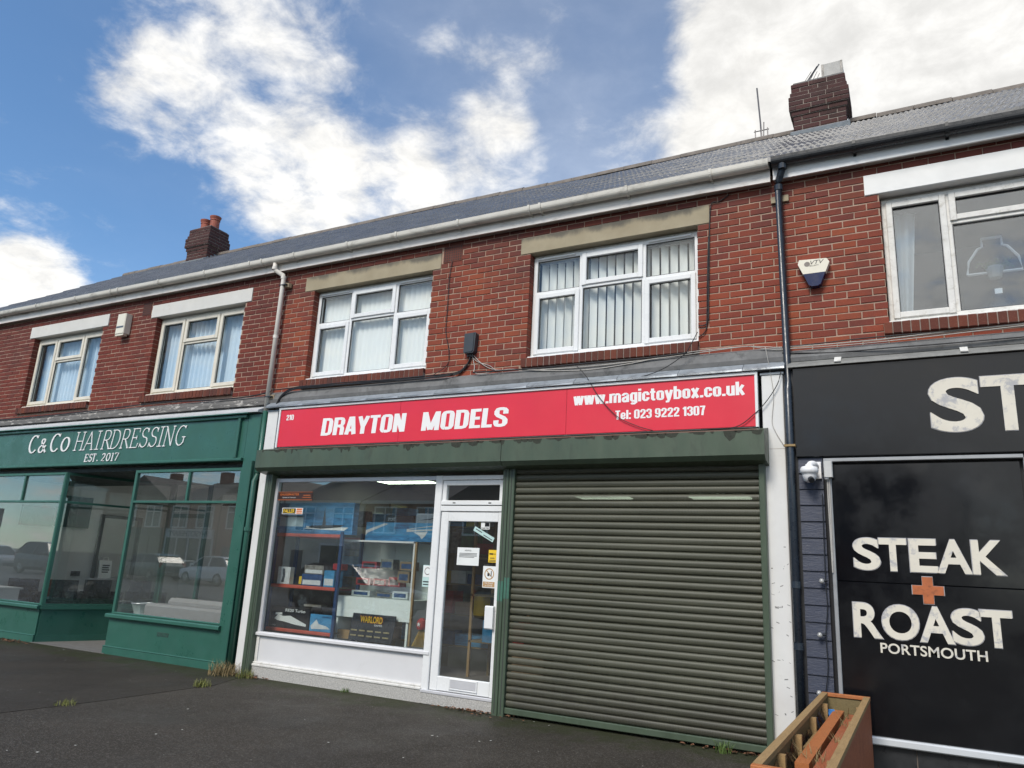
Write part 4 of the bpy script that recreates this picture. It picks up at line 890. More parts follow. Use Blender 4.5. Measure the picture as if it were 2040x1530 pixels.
m = MB(); m.vbox(-10.03, -9.96, 1.60, 1.66, .0, 2.70, .006); m.vbox(-9.09, -9.02, 1.60, 1.66, .0, 2.70, .006); m.bbox(-9.96, -9.09, 1.601, 1.66, 2.10, 2.17, .006)
sd_ = m.build('door_frame', M_GREEN2, B1); MB().box(-9.96, -9.09, 1.625, 1.632, .05, 2.10).build('pane', M_GLASSS, sd_); MB().tube([(-9.95, 1.56, 1.36), (-9.12, 1.56, 1.36)], .014, 8).build('push_bar', M_ALU, sd_)
MB().box(-13.2, -6.42, .0, 1.75, 2.703, 2.76).build('lobby_soffit', pm('dark_soffit', (.012, .022, .02), .6), B1)
M_SALW = pm('salon_pale_wall', (.52, .53, .52), .8, .04, 1.5, stretch=(1, 1, .3))
room(B1, -13.22, -6.2, .0085, 3.0, M_SALW, y0=-.03, y1=4.6, name='salon_room')
# ------------------------------------------------------------------ steakhouse front
bf = MB().bbox(.945, 9.2, -.125, .0, 2.648, 3.515, .006).build('fascia_panel', M_BLACKG, B3); bf['label'] = 'glossy black fascia panel with big cream letters'
def big(parent, ch, x0, x1, z0, z1, y, off=.028):
    e_ = fit_text(parent, 'letter', ch, x0-.006, x1+.006, z0-.006, z1+.006, y, M_LETEDGE, .006, offset=off)
    return fit_text(parent, 'letter_face', ch, x0, x1, z0, z1, y-.0062, M_CREAMLET if ch != '+' else M_COPPER, .004, offset=off)
big(bf, 'S', 2.075, 2.475, 2.832, 3.318, -.1255); big(bf, 'T', 2.475, 2.855, 2.832, 3.312, -.1255)
pnl = MB().bbox(1.243, 2.690, -.118, -.02, 1.535, 2.572, .004).build('sign_panel', M_BLACKG, B3); pnl['label'] = 'tall glossy black panel lettered steak and roast'
MB().bbox(1.243, 2.690, -.118, -.02, .292, 1.531, .004).build('lower_panel', M_BLACKG, pnl)
Yp = -.1185
for ch, x0, x1 in (('S', 1.385, 1.598), ('T', 1.592, 1.806), ('E', 1.826, 2.032), ('A', 2.028, 2.280), ('K', 2.285, 2.520)): big(pnl, ch, x0, x1, 1.636, 1.914, Yp)
for ch, x0, x1 in (('R', 1.355, 1.580), ('O', 1.578, 1.858), ('A', 1.858, 2.110), ('S', 2.096, 2.316), ('T', 2.298, 2.520)): big(pnl, ch, x0, x1, 1.070, 1.358, Yp)
big(pnl, '+', 1.828, 2.060, 1.380, 1.598, Yp, .06)
fit_text(pnl, 'lettering', 'PORTSMOUTH', 1.552, 2.328, .955, 1.038, Yp, M_CREAMLET, .005, offset=.016, spacing=1.02)
m = MB(); m.bbox(1.18, 2.72, -.145, -.02, 2.594, 2.628, .005); m.vbox(1.207, 1.240, -.150, -.02, .292, 2.593, .004); m.build('panel_trim', pm('brushed_grey_trim', (.34, .35, .36), .4, .06, 3, metal=.4), B3)
cl = MB().box(.955, 1.168, -.085, .0, .0, 2.64).build('cladding', M_SLAT_IN, B3); cl['label'] = 'strip of navy wood-grain boards beside the black pipe'
for i in range(18):
    z0 = -.02+i*.148
    if z0 < 2.62: MB().prism_x([(-.108, z0+.003), (-.094, min(2.64, z0+.1475)), (-.084, min(2.64, z0+.1475)), (-.084, z0+.003)], .956, 1.167).build('board', M_NAVY, cl)
MB().box(.845, .955, -.09, .02, .0, 3.50).build('dark_reveal', pm('black_painted_reveal', (.012, .013, .016), .6, .2, 8, dirt=(.6, .75, .5), dcol=(.1, .1, .1)), B3)
MB().box(1.168, 9.2, -.055, .0, .0, 2.66).build('front_wall', pm('black_front', (.010, .011, .014), .5), B3)
MB().bbox(1.243, 9.2, -.165, -.04, .228, .289, .01).build('window_sill', pm('pale_grey_sill', (.56, .59, .62), .4, .05, 3), B3)
ph = MB().box(1.20, 9.2, -.09, -.05, .0, .228).build('plinth', M_MORTAR_D, B3)
for i in range(9):
    a = 1.21+i*.56; MB().bbox(a, a+.553, -.108, -.088, .005, .226, .004).build('tile', pm('dark_slate_tile', (.028, .03, .033), .35, .2, 5), ph)
q = MB(); q.vbox(2.72, 2.80, -.12, -.02, .292, 2.60, .006); q.bbox(2.80, 9.0, -.12, -.02, 2.50, 2.60, .006); q.vbox(4.9, 5.0, -.12, -.02, .292, 2.5, .006); fw_ = q.build('shop_window', M_ALU, B3); MB().box(2.80, 9.0, -.075, -.068, .29, 2.50).build('pane', M_GLASSD, fw_)
# ------------------------------------------------------------------ curtains and blinds behind the upper windows
def cloth_mat(name, col, tr=.45):
    m, t, p, o = nt(name); d = N(t, 'ShaderNodeBsdfDiffuse'); d.inputs[0].default_value = (*col, 1); tl = N(t, 'ShaderNodeBsdfTranslucent'); tl.inputs[0].default_value = (*col, 1)
    mx_ = N(t, 'ShaderNodeMixShader'); mx_.inputs[0].default_value = tr; t.links.new(d.outputs[0], mx_.inputs[1]); t.links.new(tl.outputs[0], mx_.inputs[2]); t.links.new(mx_.outputs[0], o.inputs[0]); t.nodes.remove(p); return m
M_NET = cloth_mat('sky_reflection_net', (.68, .82, .94), .25); M_BLIND = cloth_mat('pale_green_white_blind', (.93, .95, .92), .2); M_DRAPE = cloth_mat('white_drape', (.72, .74, .76), .3)  # net coloured blue to stand in for sky mirrored in the panes
def curtain(x0, x1, z0, z1, y, label, mat, amp=.028, per=.10, taper=None, seed=1):
    rr = random.Random(seed); n = int((x1-x0)/.012); m = MB(); ph = [rr.uniform(0, 6) for _ in range(3)]; zs = [z0+(z1-z0)*k/8 for k in range(9)]
    for k, z in enumerate(zs):
        for i in range(n+1):
            u = i/n; x = x0+(x1-x0)*u
            if taper: x = x0+(x-x0)*taper(k/8)
            yy = y+amp*math.sin(x0*3+u*(x1-x0)/per*6.28+ph[0]+.6*math.sin(u*7+ph[1]))*(.7+.5*math.sin(u*5+ph[2])*.6)
            m.v.append((x, yy, z))
    for k in range(8):
        for i in range(n): a = k*(n+1)+i; m.f.append((a, a+1, a+n+2, a+n+1)); m.m.append(0)
    o = m.build('curtain', mat, None, smooth=True); return props(o, label, 'curtain', 'curtains behind the upper windows')
curtain(W1A[0]+.02, W1A[1]-.02, ZW+.02, ZL-.02, .26, 'net curtain coloured with reflected sky blue in the window nearest the left edge', M_NET, seed=1)
curtain(W1B[0]+.02, W1B[1]-.02, ZW+.02, ZL-.02, .26, 'net curtain coloured with reflected sky blue in the window by the cream downpipe', M_NET, seed=2)
curtain(W4[0]+.05, W4[0]+.30, ZW+.12, ZL-.12, .30, 'white drape drawn to the side of the dark window above the black fascia', M_DRAPE, .03, .11, lambda k: .62+.38*k, 3)
def blind(x0, x1, z0, z1, y, step, ang, label, skip=(), seed=1):
    B = empty('vertical_blind', ((x0+x1)/2, y, z0), label, 'blind', 'vertical blinds behind the white plastic windows'); rr = random.Random(seed)
    MB().box(x0, x1, y-.02, y+.02, z1-.03, z1).build('head_rail', M_UPVC, B); n = int((x1-x0)/step)
    for i in range(n):
        if i in skip: continue
        x = x0+(i+.5)*(x1-x0)/n; a = R_(ang+rr.uniform(-5, 5)); c, s = math.cos(a)*.0445, math.sin(a)*.0445; k = 4; m = MB(); vs = []
        for z in (z0, z1-.03):
            for j in range(k+1):
                w = -1+2*j/k; vs.append((x+w*c-.007*(1-w*w)*math.sin(a), y+w*s+.007*(1-w*w)*math.cos(a), z))
        m.add(vs, [(j, j+1, k+2+j, k+1+j) for j in range(k)]).build('slat', M_BLIND, B, smooth=True)
blind(W2[0]+.05, W2[1]-.05, ZW+.06, ZL-.05, .215, .082, 14, 'closed pale vertical blind in the window nearer the cream downpipe', seed=4)
blind(W3[0]+.05, W3[1]-.05, ZW+.06, ZL-.05, .225, .104, 38, 'half open vertical blind in the window above the web address', skip=(), seed=5)
curtain(W3[0]+.06, W3[0]+.62, ZW+.06, ZL-.06, .40, 'floral sheer curtain behind the half open blind, far side', cloth_mat('sheer', (.55, .56, .55), .4), seed=6)
curtain(W3[1]-.50, W3[1]-.06, ZW+.06, ZL-.06, .40, 'sheer curtain behind the half open blind, pipe side', MATS['sheer'], seed=7)
# lantern and plant in the window above the black fascia
H = empty('hanging_lantern', (2.72, .30, 4.2), 'wire hanging lantern with a small plant in the dark upper window', 'lantern')
pts = [(2.50, .45, 4.42), (2.52, .45, 4.55), (2.60, .45, 4.67), (2.64, .45, 4.69), (2.64, .45, 4.77), (2.80, .45, 4.77), (2.80, .45, 4.69), (2.84, .45, 4.67), (2.92, .45, 4.55), (2.94, .45, 4.42), (2.50, .45, 4.42)]
MB().tube([(a_, .30, c_) for a_, b_, c_ in pts], .013, 6).build('wire_frame', M_ALU, H); MB().lathe((2.72, .30, 4.36), [(.05, 0), (.075, .10), (.07, .11)], 12).build('pot', pm('grey_pot', (.25, .26, .26), .7), H)
q = MB()
for i in range(60):
    a = random.random()*6.28; r = random.uniform(.03, .16); x, y, z = 2.72+r*math.cos(a), .30+r*.45*math.sin(a), 4.47+random.uniform(-.02, .06); q.add([(x-.016, y, z), (x, y-.01, z+.012), (x+.016, y, z+.004), (x, y+.01, z-.012)], [(0, 1, 2, 3)])
M_LEAF = pm('leaf_green', (.06, .11, .035), .6, .3, 30); q.build('leaves', M_LEAF, H)['kind'] = 'stuff'
H = empty('glass_carafe', (2.74, .4, 3.96), 'wire-bound glass carafe with a tag on the dark window sill', 'carafe')
MB().lathe((2.74, .4, 3.96), [(.10, 0), (.115, .06), (.10, .16), (.04, .25), (.03, .34)], 16).build('bottle', glass('carafe_glass', (.8, .82, .8), 1.5), H); MB().box(2.70, 2.76, .28, .285, 4.20, 4.25).build('tag', M_WLET, H)
MB().box(1.9, 3.8, .21, .62, 3.90, 3.955).build('window_board', M_OLDW, B3)
# ------------------------------------------------------------------ boxes, alarms, camera, cables on the wall
J = empty('cable_box', (-2.81, -.02, 4.17), 'dark grey cable junction box with wires below it between the windows', 'junction box')
m = MB(); sec = [(-2.885, 4.30), (-2.73, 4.305), (-2.722, 4.29), (-2.735, 4.07), (-2.755, 4.045), (-2.875, 4.045), (-2.888, 4.06)]; m.prism_y(sec, -.075, -.0); m.build('cover', pm('slate_grey_plastic', (.035, .042, .05), .45, .08, 5), J)
MB().prism_y([(x*1.0, z) for x, z in [(-2.87, 4.29), (-2.745, 4.294), (-2.75, 4.08), (-2.768, 4.058), (-2.868, 4.058)]], -.083, -.0755).build('lid', MATS['slate_grey_plastic'], J)
for x in (-2.84, -2.81, -2.78): MB().tube([(x, -.03, 4.045), (x, -.03, 4.01)], .012, 8).build('cable_gland', M_BLACKP, J)
AL = empty('alarm_box', (1.175, 0, 4.5), 'white and navy shield-shaped alarm box beside the black downpipe', 'alarm box')
sec = [(1.045, 4.655), (1.30, 4.64), (1.325, 4.60), (1.285, 4.50), (1.262, 4.475), (1.10, 4.475), (1.075, 4.50), (1.03, 4.61)]; MB().prism_y(sec, -.075, -.0).build('cover', pm('cream_plastic', (.70, .66, .55), .4, .04, 4), AL)
MB().prism_y([(1.077, 4.497), (1.283, 4.497), (1.235, 4.375), (1.205, 4.36), (1.155, 4.36), (1.125, 4.375)], -.08, -.0).build('strobe_lens', pm('navy_lens', (.008, .014, .06), .2, .1, 4), AL)
M_INK = pm('dark_ink', (.03, .03, .035), .6); fit_text(AL, 'lettering', 'VTV', 1.15, 1.275, 4.592, 4.632, -.0755, M_INK, .001, shear=.3)
MB().prism_y([(1.118+.028*math.cos(k*.524), 4.600+.026*math.sin(k*.524)) for k in range(12)], -.0763, -.0752).build('emblem', pm('grey_emblem', (.22, .19, .17), .6), AL); fit_text(AL, 'lettering', 'SECURITY', 1.14, 1.225, 4.572, 4.584, -.0755, M_INK, .001)
AL = empty('alarm_box', (-9.78, 0, 5.2), 'cream rectangular alarm box between the two salon windows', 'alarm box')
MB().vbox(-9.88, -9.66, -.13, .0, 5.035, 5.385, .012).build('cover', MATS['cream_plastic'], AL); MB().box(-9.86, -9.68, -.133, -.129, 5.135, 5.165).build('strobe_strip', pm('slate_strip', (.08, .1, .13), .4), AL); MB().prism_z([(-9.875, -.12), (-9.665, -.12), (-9.69, -.03), (-9.85, -.03)], 5.0, 5.034).build('base', MATS['cream_plastic'], AL)
CC = empty('security_camera', (1.06, -.1, 2.5), 'white turret security camera on the navy boards', 'camera')
M_CAMW = pm('glossy_white_plastic', (.78, .78, .79), .25, .03, 4)
MB().bbox(1.075, 1.155, -.125, -.107, 2.44, 2.60, .005).build('back_plate', M_CAMW, CC); MB().tube(smooth_path([(1.115, -.12, 2.555), (1.10, -.17, 2.575), (1.07, -.20, 2.57), (1.06, -.205, 2.54)]), .026, 10).build('arm', M_CAMW, CC, smooth=True)
MB().lathe((1.06, -.205, 2.395), [(.015, 0), (.05, .02), (.062, .06), (.066, .085), (.078, .09), (.08, .12), (.07, .145), (.035, .155), (.03, .17)], 20).build('body', M_CAMW, CC, smooth=True); MB().tube([(1.075, -.255, 2.425), (1.088, -.285, 2.405)], .026, 12).build('lens', M_BLACKP, CC)
EB = empty('electrical_box', (1.222, -.15, 2.5), 'pale grey electrical box with a conduit under the black fascia', 'junction box')
M_EBX = pm('pale_grey_plastic', (.52, .52, .51), .45, .06, 6); MB().vbox(1.185, 1.258, -.215, -.145, 2.445, 2.592, .008).build('case', M_EBX, EB); MB().lathe((1.205, -.185, 2.425), [(.012, 0), (.018, .005), (.018, .02)], 10).build('gland', M_CAMW, EB); MB().tube([(1.207, -.165, 2.43), (1.206, -.16, 2.2), (1.212, -.16, 1.6)], .006, 6).build('conduit', M_CABLEW, EB); MB().tube([(1.222, -.165, 2.43), (1.220, -.16, 2.1), (1.214, -.158, 1.7)], .006, 6).build('conduit', M_CABLEW, EB)
FL = empty('festoon_lights', (1.13, -.12, 1.0), 'unlit clear bulb string hanging down the navy boards', 'string light')
MB().tube(smooth_path([(1.155, -.13, 2.3), (1.145, -.13, 1.55), (1.15, -.13, 1.3), (1.125, -.13, 1.06), (1.13, -.13, .8), (1.10, -.13, .58)], 4), .005, 6).build('flex', M_CABLEB, FL)
M_BULB = pm('clear_bulb', (.34, .34, .33), .12, .05, 9, spec=1.0)
for (x, z) in ((1.115, 1.523), (1.078, 1.061), (1.05, .58)):
    b = MB().lathe((x, -.155, z-.022), [(.006, 0), (.019, .008), (.023, .022), (.017, .036), (.010, .044)], 12).build('bulb', M_BULB, FL, smooth=True); MB().tube([(x+.012, -.15, z+.004), (x+.045, -.135, z+.008)], .011, 8).build('socket', M_BLACKP, b)
CAB = {
'thin_drop': ('b', .0045, 'thin black wire dropping from the air brick to the cornice', [(-3.19, 5.35), (-3.217, 5.115), (-3.212, 4.687), (-3.211, 4.383), (-3.14, 4.11), (-3.155, 3.934), (-3.331, 3.80)]),
'bundle': ('b', .012, 'thick black cable curving left from the junction box to the pilaster', [(-2.811, 4.02), (-2.839, 3.938), (-2.954, 3.829), (-3.134, 3.783), (-3.512, 3.775), (-4.151, 3.790), (-4.743, 3.790), (-5.187, 3.798), (-5.648, 3.79), (-5.869, 3.69), (-5.934, 3.52)]),
'bundle2': ('b', .008, 'black cable lying just above the cornice under the pale blind', [(-3.024, 3.79), (-3.438, 3.802), (-3.988, 3.796), (-4.655, 3.786), (-5.371, 3.806), (-6.05, 3.80)]),
'left_run': ('b', .010, 'long black cable running along the cornice under the salon windows', [(-6.10, 3.78), (-6.517, 3.735), (-7.251, 3.73), (-8.394, 3.765), (-9.501, 3.745), (-10.704, 3.72), (-12.037, 3.71), (-13.4, 3.71)]),
'white1': ('w', .005, 'white wire drooping lowest under the junction box then rising towards the black pipe', [(-2.79, 4.03), (-2.748, 3.879), (-2.713, 3.79), (-2.59, 3.765), (-2.349, 3.785), (-1.944, 3.765), (-1.619, 3.72), (-1.186, 3.70), (-.716, 3.73), (-.215, 3.788), (.209, 3.803), (.532, 3.80)]),
'white2': ('w', .005, 'white wire slanting from the junction box along the sill towards the pipe', [(-2.775, 4.03), (-2.636, 3.901), (-2.454, 3.815), (-2.144, 3.78), (-1.684, 3.745), (-1.067, 3.74), (-.49, 3.755), (.052, 3.782), (.412, 3.80), (.532, 3.80)]),
'white3': ('w', .004, 'short looping white wire just right of the junction box', [(-2.803, 4.02), (-2.71, 3.94), (-2.528, 3.87), (-2.383, 3.78), (-2.212, 3.79), (-1.747, 3.73), (-1.307, 3.70)]),
'black_run': ('b', .009, 'black cable tucked under the sill of the half open blind window', [(-2.731, 3.79), (-2.346, 3.78), (-1.812, 3.77), (-1.37, 3.775), (-.89, 3.775), (-.49, 3.775), (-.1, 3.79)]),
'sag1': ('b', .0045, 'black wire sagging from the window corner across the lead to the name board', [(.027, 3.985), (-.053, 3.84), (-.128, 3.743), (-.381, 3.60), (-.679, 3.535), (-.872, 3.53), (-1.082, 3.545)]),
'sag2': ('b', .0045, 'black wire sagging across the web address on the red board', [(-1.328, 3.731), (-1.209, 3.60), (-1.056, 3.36), (-.85, 3.137), (-.635, 3.023), (-.45, 2.961)]),
'sag3': ('b', .0045, 'black wire sagging from the black pipe to the end of the red board', [(.838, 3.494), (.80, 3.365), (.692, 3.201), (.569, 3.077), (.384, 2.96), (.05, 2.955)]),
'drop_a': ('b', .006, 'black cable running down beside the half open blind window from the fascia', [(.357, 5.56), (.249, 5.50), (.165, 5.489), (.142, 5.282), (.13, 4.812), (.118, 4.354), (.11, 4.141), (.067, 4.096), (.008, 4.097)]),
'drop_b': ('b', .006, 'second black cable hugging the first beside the half open blind window', [(.128, 5.107), (.108, 4.583), (.096, 4.131), (.075, 4.022), (.007, 3.968)]),
'right_w1': ('w', .005, 'white wire passing behind the black pipe above the black fascia, upper', [(.532, 3.80), (.707, 3.775), (.831, 3.76), (1.22, 3.75), (1.745, 3.75), (2.2, 3.765), (2.551, 3.77), (3.9, 3.79)]),
'right_w2': ('w', .004, 'white wire drooping above the black fascia, lower', [(.532, 3.80), (.754, 3.745), (.943, 3.735), (1.486, 3.725), (1.911, 3.73), (2.432, 3.745), (3.9, 3.80)]),
'right_b1': ('b', .006, 'black cable under the window above the black fascia, upper', [(.849, 3.76), (1.221, 3.765), (1.577, 3.775), (1.916, 3.775), (2.319, 3.77), (3.9, 3.80)]),
'right_b2': ('b', .006, 'black cable lying on the flashing above the black fascia, lower', [(.848, 3.70), (1.307, 3.66), (1.824, 3.65), (2.308, 3.645), (3.9, 3.66)]),
'wire_pil': ('w', .0035, 'thin pale wire wandering down the white pilaster by the red board', [(.697, 3.76), (.713, 3.653), (.736, 3.481), (.757, 3.251), (.734, 3.012), (.763, 2.902), (.836, 2.762)])}
for k, (c, r, lab, pts) in CAB.items():
    def depth(x, z):
        if k in ('sag1', 'sag2', 'sag3'): return -.14 if z > 3.55 or x > .62 else -.137
        if k == 'wire_pil': return -.112 if z < 3.5 else -.125
        if z < 3.66: return -.105
        if z < 3.81: return -.064-r
        return -.012-r*.6
    P = [(x, depth(x, z), z) for x, z in pts]
    q = MB().tube(smooth_path(P, 5), r, 6); 
    if k == 'bundle':
        for d in (.016, -.014): q.tube(smooth_path([(x+d*.3, y-.006, z+d+.006*math.sin(x*5)) for x, y, z in P], 5), .007, 6)
    props(q.build('cable', M_CABLEB if c == 'b' else M_CABLEW, None, smooth=True), lab, 'cable', 'cables strung along the terrace front')
# ------------------------------------------------------------------ timber planter in the foreground
PL = empty('wooden_planter', (1.28, -1.8, 0), 'long open orange-brown timber planter box standing out from the black shop', 'planter')
def wood(name, a, b, stretch): 
    m, t, p, o = nt(name); P = sc_vec(t, pos(t), stretch); c = ramp(t, noise(t, P, 9, 7, .68, 1.2), [(.3, a), (.7, b)])
    c = mixc(t, mrange(t, noise(t, pos(t), 3.5, 6, .7), .52, .8, 0, .55), c, tuple(k*.45 for k in a)); t.links.new(c, p.inputs['Base Color']); p.inputs['Roughness'].default_value = .68; bump(t, p, noise(t, P, 30, 5), .35, .004); return m
M_STAIN = wood('red_brown_stained_timber', (.27, .075, .03), (.40, .125, .05), (14, 1.2, 3)); M_RAW = wood('weathered_yellow_timber', (.26, .165, .07), (.40, .26, .115), (10, 1.0, 10)); M_ORANGE = wood('orange_stained_timber', (.34, .105, .03), (.46, .17, .055), (10, 1.2, 10)); M_OLDT = wood('greenish_inside_timber', (.12, .09, .04), (.22, .17, .075), (6, 1, 14))
x0, x1, y0, y1, zt = 1.100, 1.458, -3.46, -.35, .62
MB().box(x0, x0+.012, y0, y1, .02, zt-.03).build('side_panel', M_STAIN, PL); MB().box(x1-.012, x1, y0, y1, .02, zt-.03).build('side_panel', M_STAIN, PL)
MB().box(x0+.012, x1-.012, y1-.012, y1, .02, zt-.03).build('end_panel', M_STAIN, PL); MB().box(x0+.012, x1-.012, y0, y0+.012, .02, zt-.03).build('end_panel', M_STAIN, PL)
MB().box(x0+.0125, x0+.03, y0+.03, y1-.03, .12, zt-.032).build('inner_board', M_OLDT, PL); MB().box(x1-.03, x1-.0125, y0+.03, y1-.03, .12, zt-.032).build('inner_board', M_OLDT, PL); MB().box(x0+.03, x1-.03, y1-.03, y1-.0125, .12, zt-.032).build('inner_board', M_OLDT, PL)
MB().bbox(x0-.004, x1+.004, y1-.042, y1+.004, zt-.03, zt-.001, .004).build('top_rail', M_ORANGE, PL); MB().bbox(x0-.004, x1+.004, y0-.004, y0+.045, zt-.03, zt-.001, .004).build('top_rail', M_ORANGE, PL)
for a in (x0-.004, x1-.042): MB().vbox(a, a+.046, y0+.0455, y1-.0425, zt-.03, zt, .004).build('top_rail', M_RAW, PL)
for y in (-.75, -1.5, -2.25, -2.9):
    for a in (x0+.031, x1-.075): MB().box(a, a+.044, y-.022, y+.022, .46, zt-.042).build('corner_post', M_RAW, PL)
m = MB(); rr = random.Random(3); n = 26
for i in range(n+1):
    y = y0+.05+(y1-y0-.1)*i/n
    for j in range(9): m.v.append((x0+.034+(x1-x0-.068)*j/8, y, .40+rr.uniform(-.04, .04)+(.13 if j in (0, 8) else 0)))
for i in range(n):
    for j in range(8): a = i*9+j; m.f.append((a, a+1, a+10, a+9)); m.m.append(0)
m.build('plastic_lining', pm('crumpled_black_liner', (.012, .013, .016), .28, .3, 12), PL)
def beam(xa, ya, za, xb, yb, zb, w, h, mat, lab):
    a, b = Vector((xa, ya, za)), Vector((xb, yb, zb)); d = (b-a)/2; s = d.cross(Vector((0, 0, 1))).normalized(); u = s.cross(d).normalized()
    return props(MB().obox((a+b)/2, d, s*w/2, u*h/2).build('timber_beam', mat, None), lab, 'beam', 'loose timbers lying in the planter')
beam(1.245, -.62, .50, 1.235, -2.75, .495, .075, .05, M_ORANGE, 'orange-brown loose beam lying in the planter, nearer the shutter side')
beam(1.345, -.60, .475, 1.33, -3.0, .485, .07, .05, M_STAIN, 'red-brown loose beam lying in the planter, on the black panel side')
beam(1.175, -1.45, .47, 1.172, -2.35, .475, .02, .035, M_RAW, 'thin yellow offcut lying in the planter beside the two beams')
props(MB().obox((1.20, -.72, .48), (.025, .01, .0), (-.01, .04, .02), (0, -.01, .035)).build('plastic_wrapper', pm('blue_wrapper', (.03, .16, .42), .3, .3, 30), None), 'crumpled blue wrapper in the far end of the planter', 'wrapper')
def blades(m, cx, cy, cz, n, r, h, rr, lean=.6):
    for i in range(n):
        a = rr.random()*6.283; d = r*rr.random()**.7; x, y = cx+d*math.cos(a), cy+d*math.sin(a); hh = h*rr.uniform(.35, 1); l = hh*lean*rr.random(); b = rr.random()*6.283; w = .0022+.002*rr.random()
        tx, ty = x+l*math.cos(b), y+l*math.sin(b); px, py = -math.sin(b)*w, math.cos(b)*w
        mx_, my_, mz = (x+tx)/2-.2*(tx-x), (y+ty)/2-.2*(ty-y), cz+hh*.6
        m.add([(x-px, y-py, cz), (x+px, y+py, cz), (mx_+px*.8, my_+py*.8, mz), (mx_-px*.8, my_-py*.8, mz), (tx, ty, cz+hh)], [(0, 1, 2, 3), (3, 2, 4)])
M_DRY = pm('dry_straw_grass', (.24, .18, .085), .8, .35, 40); M_GRASS = pm('yellow_green_grass', (.16, .17, .045), .7, .35, 40); M_WEED = pm('fresh_weed', (.10, .16, .04), .6, .3, 40)
rr = random.Random(21)
q = MB()
for (x, y) in ((1.30, -2.6), (1.36, -2.9), (1.21, -2.5), (1.33, -1.2), (1.31, -.8), (1.33, -1.9)): blades(q, x, y, .44, 16, .06, .16, rr, 1.1)
q.build('dead_grass', M_DRY, PL)['kind'] = 'stuff'
def tuft(x, y, n, r, h, mat, lab, lean=.8, grp='weeds in the pavement cracks'):
    q = MB(); blades(q, x, y, .0, n, r, h, rr, lean); return props(q.build('weed_tuft', mat, None), lab, 'weed', grp)
tuft(-6.06, -.26, 230, .20, .19, M_DRY, 'large dry brown grass clump at the foot of the green pipe', 1.5); tuft(-5.72, -.22, 90, .12, .13, M_GRASS, 'small green grass tuft at the left end of the white stall riser')
tuft(-5.52, -1.05, 130, .10, .10, M_GRASS, 'yellow-green grass tuft in the middle of the asphalt seam'); tuft(-5.5, -2.68, 90, .10, .06, M_GRASS, 'low grass tuft on the asphalt seam nearest the left edge'); tuft(.23, -.24, 60, .07, .13, M_WEED, 'fresh green weed at the foot of the shutter near the planter', 1.2); tuft(-4.15, -.16, 40, .06, .06, M_WEED, 'tiny green weed under the middle of the white stall riser', 1.2)
q = MB()
def leafs(q, cx, cy, sx, sy, n):
    for i in range(n):
        x, y = rr.gauss(cx, sx), rr.gauss(cy, sy); a = rr.random()*6.28; s = rr.uniform(.015, .035); c_, s_ = math.cos(a)*s, math.sin(a)*s; z = .012+rr.random()*.012
        q.add([(x-c_, y-s_, z), (x-s_*.5, y+c_*.5, z+.010), (x+c_, y+s_, z), (x+s_*.5, y-c_*.5, z+.004)], [(0, 1, 2, 3)])
leafs(q, -2.45, -.20, .22, .03, 60); leafs(q, -5.6, -.2, .2, .05, 40); leafs(q, .35, -.19, .25, .03, 45); leafs(q, -10.9, -.28, .25, .06, 70); leafs(q, -2.0, -.3, .3, .08, 12)
props(q.build('fallen_leaves', pm('brown_dead_leaf', (.15, .07, .035), .8, .4, 30), None), 'brown fallen leaves blown against the foot of the shopfronts', 'leaves', kind='stuff')
q = MB()
for i in range(120):
    x, y = rr.uniform(-11, 1), rr.uniform(-5, -.2); s = rr.uniform(.004, .016); a = rr.random()*6.28; c_, s_ = math.cos(a)*s, math.sin(a)*s*.6; q.add([(x-c_, y-s_, .008), (x-s_, y+c_, .009), (x+c_, y+s_, .008), (x+s_, y-c_, .009)], [(0, 1, 2, 3)])
props(q.build('litter_specks', pm('pale_litter', (.55, .55, .5), .8, .2, 10), None), 'tiny pale specks of litter scattered over the asphalt', 'litter', kind='stuff')
# ------------------------------------------------------------------ goods in the model shop window
M_CARD = pm('brown_card', (.27, .18, .11), .8, .1, 8); M_SKYB = pm('sky_blue_print', (.06, .26, .48), .35, .35, 5, stretch=(1, 1, 3)); M_SEAB = pm('sea_blue_print', (.05, .20, .40), .35, .5, 7, stretch=(1, 1, 4)); M_BOXW = pm('white_box_print', (.62, .64, .65), .4, .15, 12); M_BOXK = pm('black_box_print', (.014, .014, .016), .35, .2, 6); M_REDT = pm('red_box_print', (.35, .03, .035), .4, .2, 14); M_NAVYB = pm('navy_box_print', (.03, .07, .18), .4, .4, 16); M_MIX = pm('mottled_box_print', (.20, .19, .17), .5, .6, 22)
M_YEL = pm('yellow_print', (.75, .50, .03), .5); M_ORP = pm('orange_print', (.62, .16, .03), .5); M_PAP = pm('paper_white', (.74, .76, .75), .7, .03, 8); M_TEAL = pm('pale_teal_paper', (.45, .62, .60), .7, .04, 8)
SU = empty('shelving_unit', (-5.29, .35, .14), 'shop shelving with red beams and navy posts behind the display window', 'shelving')
M_BEAM = pm('red_orange_beam', (.50, .085, .05), .45, .08, 5); M_POST = pm('navy_post', (.018, .05, .14), .45, .1, 5)
for x in (-5.89, -4.735):
    for y in (.15, .56): MB().vbox(x, x+.045, y, y+.04, .14, 1.86, .004).build('post', M_POST, SU)
for z in (.55, 1.105, 1.775):
    MB().bbox(-5.845, -4.735, .15, .18, z, z+.045, .008).build('beam', M_BEAM, SU); MB().bbox(-5.845, -4.735, .57, .60, z, z+.045, .008).build('beam', M_BEAM, SU); MB().box(-5.845, -4.735, .18, .57, z+.03, z+.044).build('shelf', M_OLDT, SU)
